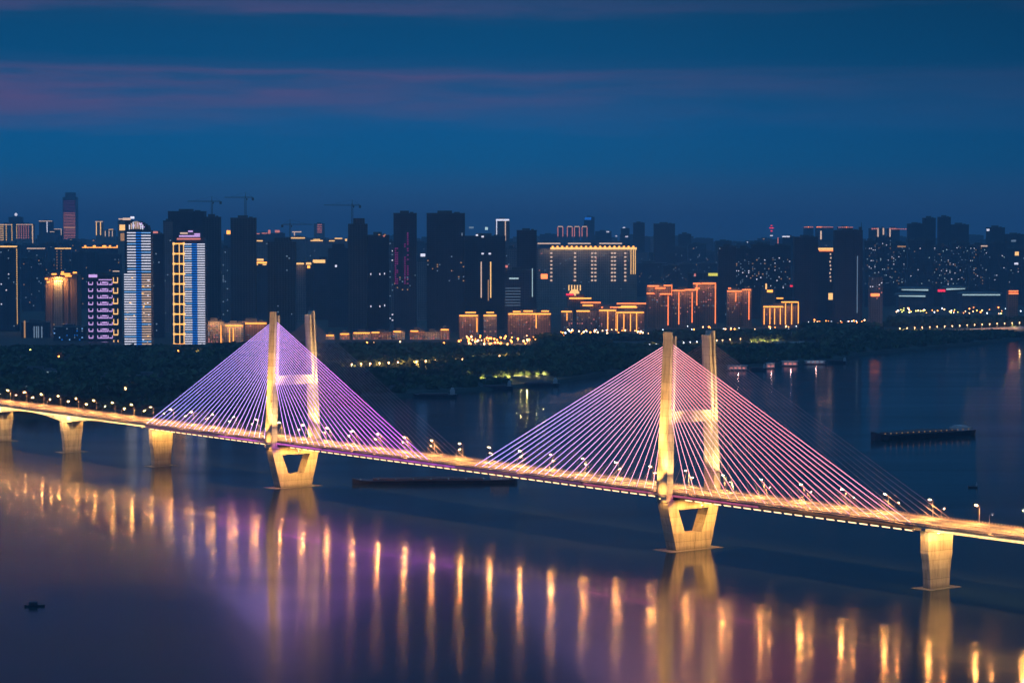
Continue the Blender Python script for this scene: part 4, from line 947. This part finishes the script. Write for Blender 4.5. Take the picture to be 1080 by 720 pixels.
for i, (x, y) in enumerate(pts): globe_lamp(x, y, 'warm', f'warm lamp on the promenade between the two pylons, {ordw(i)} from the left', 'promenade lamps between the pylons', z=11.5, r_=1.0, light=2.5e4)
pts = [(678, 364), (685, 363.5), (692, 363), (721, 361.5), (728, 361), (735, 360.5), (756, 359), (762, 358.8), (770, 358), (781, 357.5)]
for i, (x, y) in enumerate(pts): globe_lamp(x, y, 'warm' if i > 5 else 'white', f'pale lamp on the embankment behind the right pylon, {ordw(i)} from the left', 'embankment lamps behind the right pylon', z=11.5, r_=.7, light=8e3)
for i in range(17): globe_lamp(949+i*7.9, 346.4-i*.38, 'warm', f'small lamp along the straight embankment road at the right, {ordw(i)} from the left', 'lamps along the right embankment', z=11.5, r_=.75, light=1.2e4)
grp = 'street lamps among the riverfront buildings'
pts = [(27, 370, 'warm'), (9, 370, 'warm'), (32, 369.5, 'yel'), (79, 368.5, 'warm'), (10, 381, 'warm'), (188, 370.5, 'gold'), (206, 370.5, 'gold'), (150, 384.5, 'white'), (155, 384.5, 'white'), (28, 408, 'white'), (39, 408, 'white'), (184, 396.5, 'white'), (190, 396, 'white'),
       (170, 350.5, 'white'), (173, 350.5, 'white'), (387, 361.5, 'gold'), (394, 361.5, 'warm'), (422, 360.5, 'warm'), (468, 362, 'gold'), (472, 366, 'gold'), (334, 365, 'pink'), (62, 376, 'gold'), (118, 379, 'warm'), (233, 380, 'gold'), (246, 391, 'white'), (96, 389, 'warm'), (21, 388, 'white'), (132, 410, 'warm'), (70, 415, 'white'), (216, 404, 'gold'), (410, 371, 'gold'), (358, 373, 'gold')]
pts = [(a, b, 'warm' if c == 'pink' else c) for a, b, c in pts]
for i in range(78):
    x = random.uniform(484, 600); pts.append((x, random.uniform(354, 363), random.choice(('gold', 'gold', 'warm'))))
for i in range(42):
    x = random.uniform(590, 690); pts.append((x, random.uniform(347, 352), random.choice(('gold', 'warm', 'warm', 'white'))))
for i in range(26):
    x = random.uniform(684, 850); pts.append((x, random.uniform(343.5, 348), random.choice(('gold', 'warm', 'white', 'white'))))
for i in range(40): pts.append((random.uniform(850, 930), random.uniform(336.5, 341), random.choice(('gold', 'gold', 'white', 'warm'))))
for i in range(40): pts.append((random.uniform(943, 1012), random.uniform(325, 330), random.choice(('yel', 'yel', 'warm', 'white', 'gold'))))
for i in range(22): pts.append((random.uniform(1012, 1080), random.uniform(324, 331), random.choice(('yel', 'gold', 'white', 'warm'))))
pts.sort(); cnt = {}; rest = []
for i, (x, y, kd) in enumerate(pts):
    col = {'gold': 'orange', 'warm': 'warm white', 'white': 'cold white', 'yel': 'yellow'}[kd]
    below = 'in the dark wood at left' if x < 216 else 'below the low orange row' if x < 480 else 'below gold roofed blocks' if x < 585 else 'below the crowned terraces' if x < 690 else 'below orange outlined blocks' if x < 850 else 'below dark right towers' if x < 940 else 'below glowing hall roofs'
    cnt[below] = cnt.get(below, -1)+1
    if below in ('below glowing hall roofs', 'below dark right towers', 'below the crowned terraces'):
        q = onz(x, y, GZ+7); rest.append((q.x, q.y, kd)); continue
    globe_lamp(x, y, kd, f'{col} street lamp {below}, {ordw(cnt[below])} lamp from the left', grp, r_=random.choice((.7, 1.0, 1.3)) if kd != 'white' else .7, light=1.2e4 if kd == 'gold' and i % 4 == 0 else 0)
kinds = list(globe); mb = MB(); mi = []
for x, y, kd in rest:
    k0 = len(mb.f); mb.tube((x, y, GZ), (x, y, GZ+7), .16, .1).sphere((x, y, GZ+7.3), random.choice((.7, .9, 1.2)), 8, 6); mi += [len(kinds)]*8+[kinds.index(kd)]*(len(mb.f)-k0-8)
far_l = mb.build('street_lamp', None)
for k in kinds: far_l.data.materials.append(globe[k])
far_l.data.materials.append(steel)
for pl, m_ in zip(far_l.data.polygons, mi): pl.material_index = m_
tag(far_l, 'scattered tiny street lights below the crowned terraces and the far right halls', kind='stuff')
globe_lamp(872, 333, 'gold', 'largest and brightest orange street lamp, alone under the dark towers at the right', grp, r_=2.2, light=5e4)
# lit low pavilions in the wood (left)
for i, (x0, x1, y, yb, c_) in enumerate(PAV):
    Y = depth_of(yb-1, 8); B = building(x0, x1, y, Y, FC, f'{c_} pavilion half hidden in the dark wood at the left', 'pavilion', 'pavilion', dep=12)
    strip(B, ('cyan', 'wwin', 'dim', 'dim', 'wwin')[i], (x0*.35+x1*.65), y+2.5, (x1-x0)*.3, .7, name='window')

# ------------------------------------------------------------------ vessels
hullm = principled('painted_hull', (.03, .035, .05), .5, noise=(.2, .3)); deckm = principled('boat_deck', (.10, .06, .06), .8, noise=(.3, .3)); cabm = principled('boat_cabin', (.45, .45, .45), .6)
def vessel(x0, x1, y, label, name, cat, wid=12, free=2.2, cabin=1, yaw=None, lights=0, hold=True, group=None, lit_c='white', cover=None):
    a, b = onz(x0, y), onz(x1, y); Lh = (b.x-a.x); c = (a+b)/2; r = empty(name, (c.x, c.y, 0), yaw or 0); Lh = Lh/math.cos(yaw or 0); h = Lh/2; w = wid/2
    mb = MB(); rings = []
    for t_, ww, zz in ((-1, .25, 1.5), (-.93, .7, 1.2), (-.8, 1, 1), (0, 1, .95), (.85, 1, 1), (.97, .85, 1.1), (1, .7, 1.1)):
        rings.append([(t_*h, -w*ww*.8, -.6), (t_*h, w*ww*.8, -.6), (t_*h, w*ww, free*zz), (t_*h, -w*ww, free*zz)])
    mb.loft([q[::-1] for q in rings]); hl = mb.build('hull', hullm, r)
    if hold:
        MB().box(-h*.75, h*.6, -w*.7, w*.7, free*.8, free+1.1).build('hatch_coaming', deckm, r)
        if cover: MB().loft([[(-h*.72, -w*.6, free+1), (-h*.72, w*.6, free+1), (-h*.72, 0, free+1.4)], [(0, -w*.6, free+1), (0, w*.6, free+1), (0, 0, free+cover)], [(h*.56, -w*.6, free+1), (h*.56, w*.6, free+1), (h*.56, 0, free+1.4)]]).build('cargo', deckm, r)
    if cabin:
        cb = MB().box(h*.68, h*.9, -w*.7, w*.7, free*.9, free+5.5*cabin).box(h*.72, h*.86, -w*.5, w*.5, free+5.4*cabin, free+8*cabin).build('wheelhouse', cabm if cabin < .9 else deckm, r)
        MB().tube((h*.8, 0, free+8*cabin), (h*.8, 0, free+12*cabin), .15, .08).build('mast', steel, r)
    for i in range(lights):
        q = -h*.9+i*(h*1.7)/max(1, lights-1); o = inst(UNIT[lit_c], 'deck_light', r, (q, -w*.95, free+1.2), (.7, .5, .7))
    tag(r, label, cat, group); return r
vessel(436, 482, 419, 'long empty dark barge moored at the far bank right of the left pylon', 'barge', 'barge', 13, 3.2, .8)
vessel(505, 541, 410.5, 'dark covered work boat moored beside the wooded bank between the pylons', 'work_boat', 'boat', 10, 3.5, .7, group='moored boats')
vessel(548, 590, 407, 'dark moored passenger boat with a long cabin below the yellow lit trees', 'work_boat', 'boat', 10, 3.0, .7, group='moored boats', cover=4)
vessel(915, 1030, 461, 'large dark cargo barge with small deck lights on the open river at right', 'cargo_barge', 'barge', 20, 4.5, .45, yaw=R(32), lights=16, lit_c='wwin', cover=3)
vessel(372, 545, 509, 'very long low cargo barge passing behind the bridge between the pylons', 'cargo_barge', 'barge', 15, 2.4, .8, yaw=R(4), lights=9, lit_c='dim', cover=2.2)
vessel(1021, 1031, 514, 'tiny dark boat alone on the water above the right pier', 'small_boat', 'boat', 2.2, 1.0, .25, hold=False)
vessel(26, 47, 639, 'small dark fishing boat on the dark water at lower left', 'small_boat', 'boat', 2.2, .8, 0, hold=False, yaw=R(8))
fb = [o for o in bpy.data.objects if o.get('label', '').startswith('small dark fishing')][0]
MB().prism([(-.9, .6), (.9, .6), (.9, 1.7), (.5, 2.3), (-.5, 2.3), (-.9, 1.7)], -2.6, 1.4).build('canopy', hullm, fb)
MB().tube((3.2, 0, .7), (3.2, 0, 2.4), .06, .04).build('lamp_post', hullm, fb)
# pontoons by the right pylon
def pontoon(x0, x1, y, label, kd, hgt=4.5):
    a, b = onz(x0, y), onz(x1, y); w = b.x-a.x; r = empty('landing_pontoon', ((a.x+b.x)/2, a.y+6, 0))
    MB().box(-w/2, w/2, -6, 6, -.6, 1.4).build('float', hullm, r)
    MB().box(-w*.42, w*.42, -4, 4, 1.39, 1.4+hgt).box(-w*.46, w*.46, -4.8, 4.8, 1.39+hgt, 1.9+hgt).build('deckhouse', cabm, r)
    nw = max(2, int(w/6))
    for i in range(nw): inst(UNIT[kd], 'window', r, (-w*.38+w*.76*(i+.5)/nw, -4.05, 3.4), (w*.5/nw, .2, 1.6))
    lamp('POINT', 'pontoon_light', ((a.x+b.x)/2, a.y-6, 5), 900, (1, .5, .45), size=.4)
    tag(r, label, 'pontoon', 'landing pontoons by the far bank')
pontoon(766, 790, 391, 'long landing pontoon with pink lit deckhouse right of the right pylon', 'pink')
pontoon(808, 818, 389, 'small landing pontoon with a reddish lit deckhouse', 'pink', 5)
pontoon(824, 843, 386.5, 'landing pontoon with an orange lit deckhouse, third from the left', 'pink', 5)
pontoon(848, 872, 384.5, 'dark landing pontoon with faint blue windows, fourth from the left', 'dim', 3)
vessel(790, 808, 391, 'dark river boat moored between the two pink lit pontoons', 'river_boat', 'boat', 9, 3.4, .6, group='moored boats')
vessel(872, 893, 383, 'dark low boat moored at the end of the pontoon row', 'river_boat', 'boat', 9, 3.0, .5, group='moored boats')

# ------------------------------------------------------------------ haze
HZ = True
if HZ:
    mb = MB().box(-31000, 31000, -450, 60500, -1.8, 420)
    hm = bpy.data.materials.new('haze_air'); hm.use_nodes = True; n = hm.node_tree; n.nodes.clear()
    o = nd(n.nodes, 'ShaderNodeOutputMaterial'); v = nd(n.nodes, 'ShaderNodeVolumePrincipled'); v.inputs['Color'].default_value = (.40, .70, .97, 1); v.inputs['Density'].default_value = 8.0e-5; v.inputs['Anisotropy'].default_value = .2
    n.links.new(v.outputs[0], o.inputs['Volume'])
    hz = mb.build('haze', hm); tag(hz, kind='stuff')
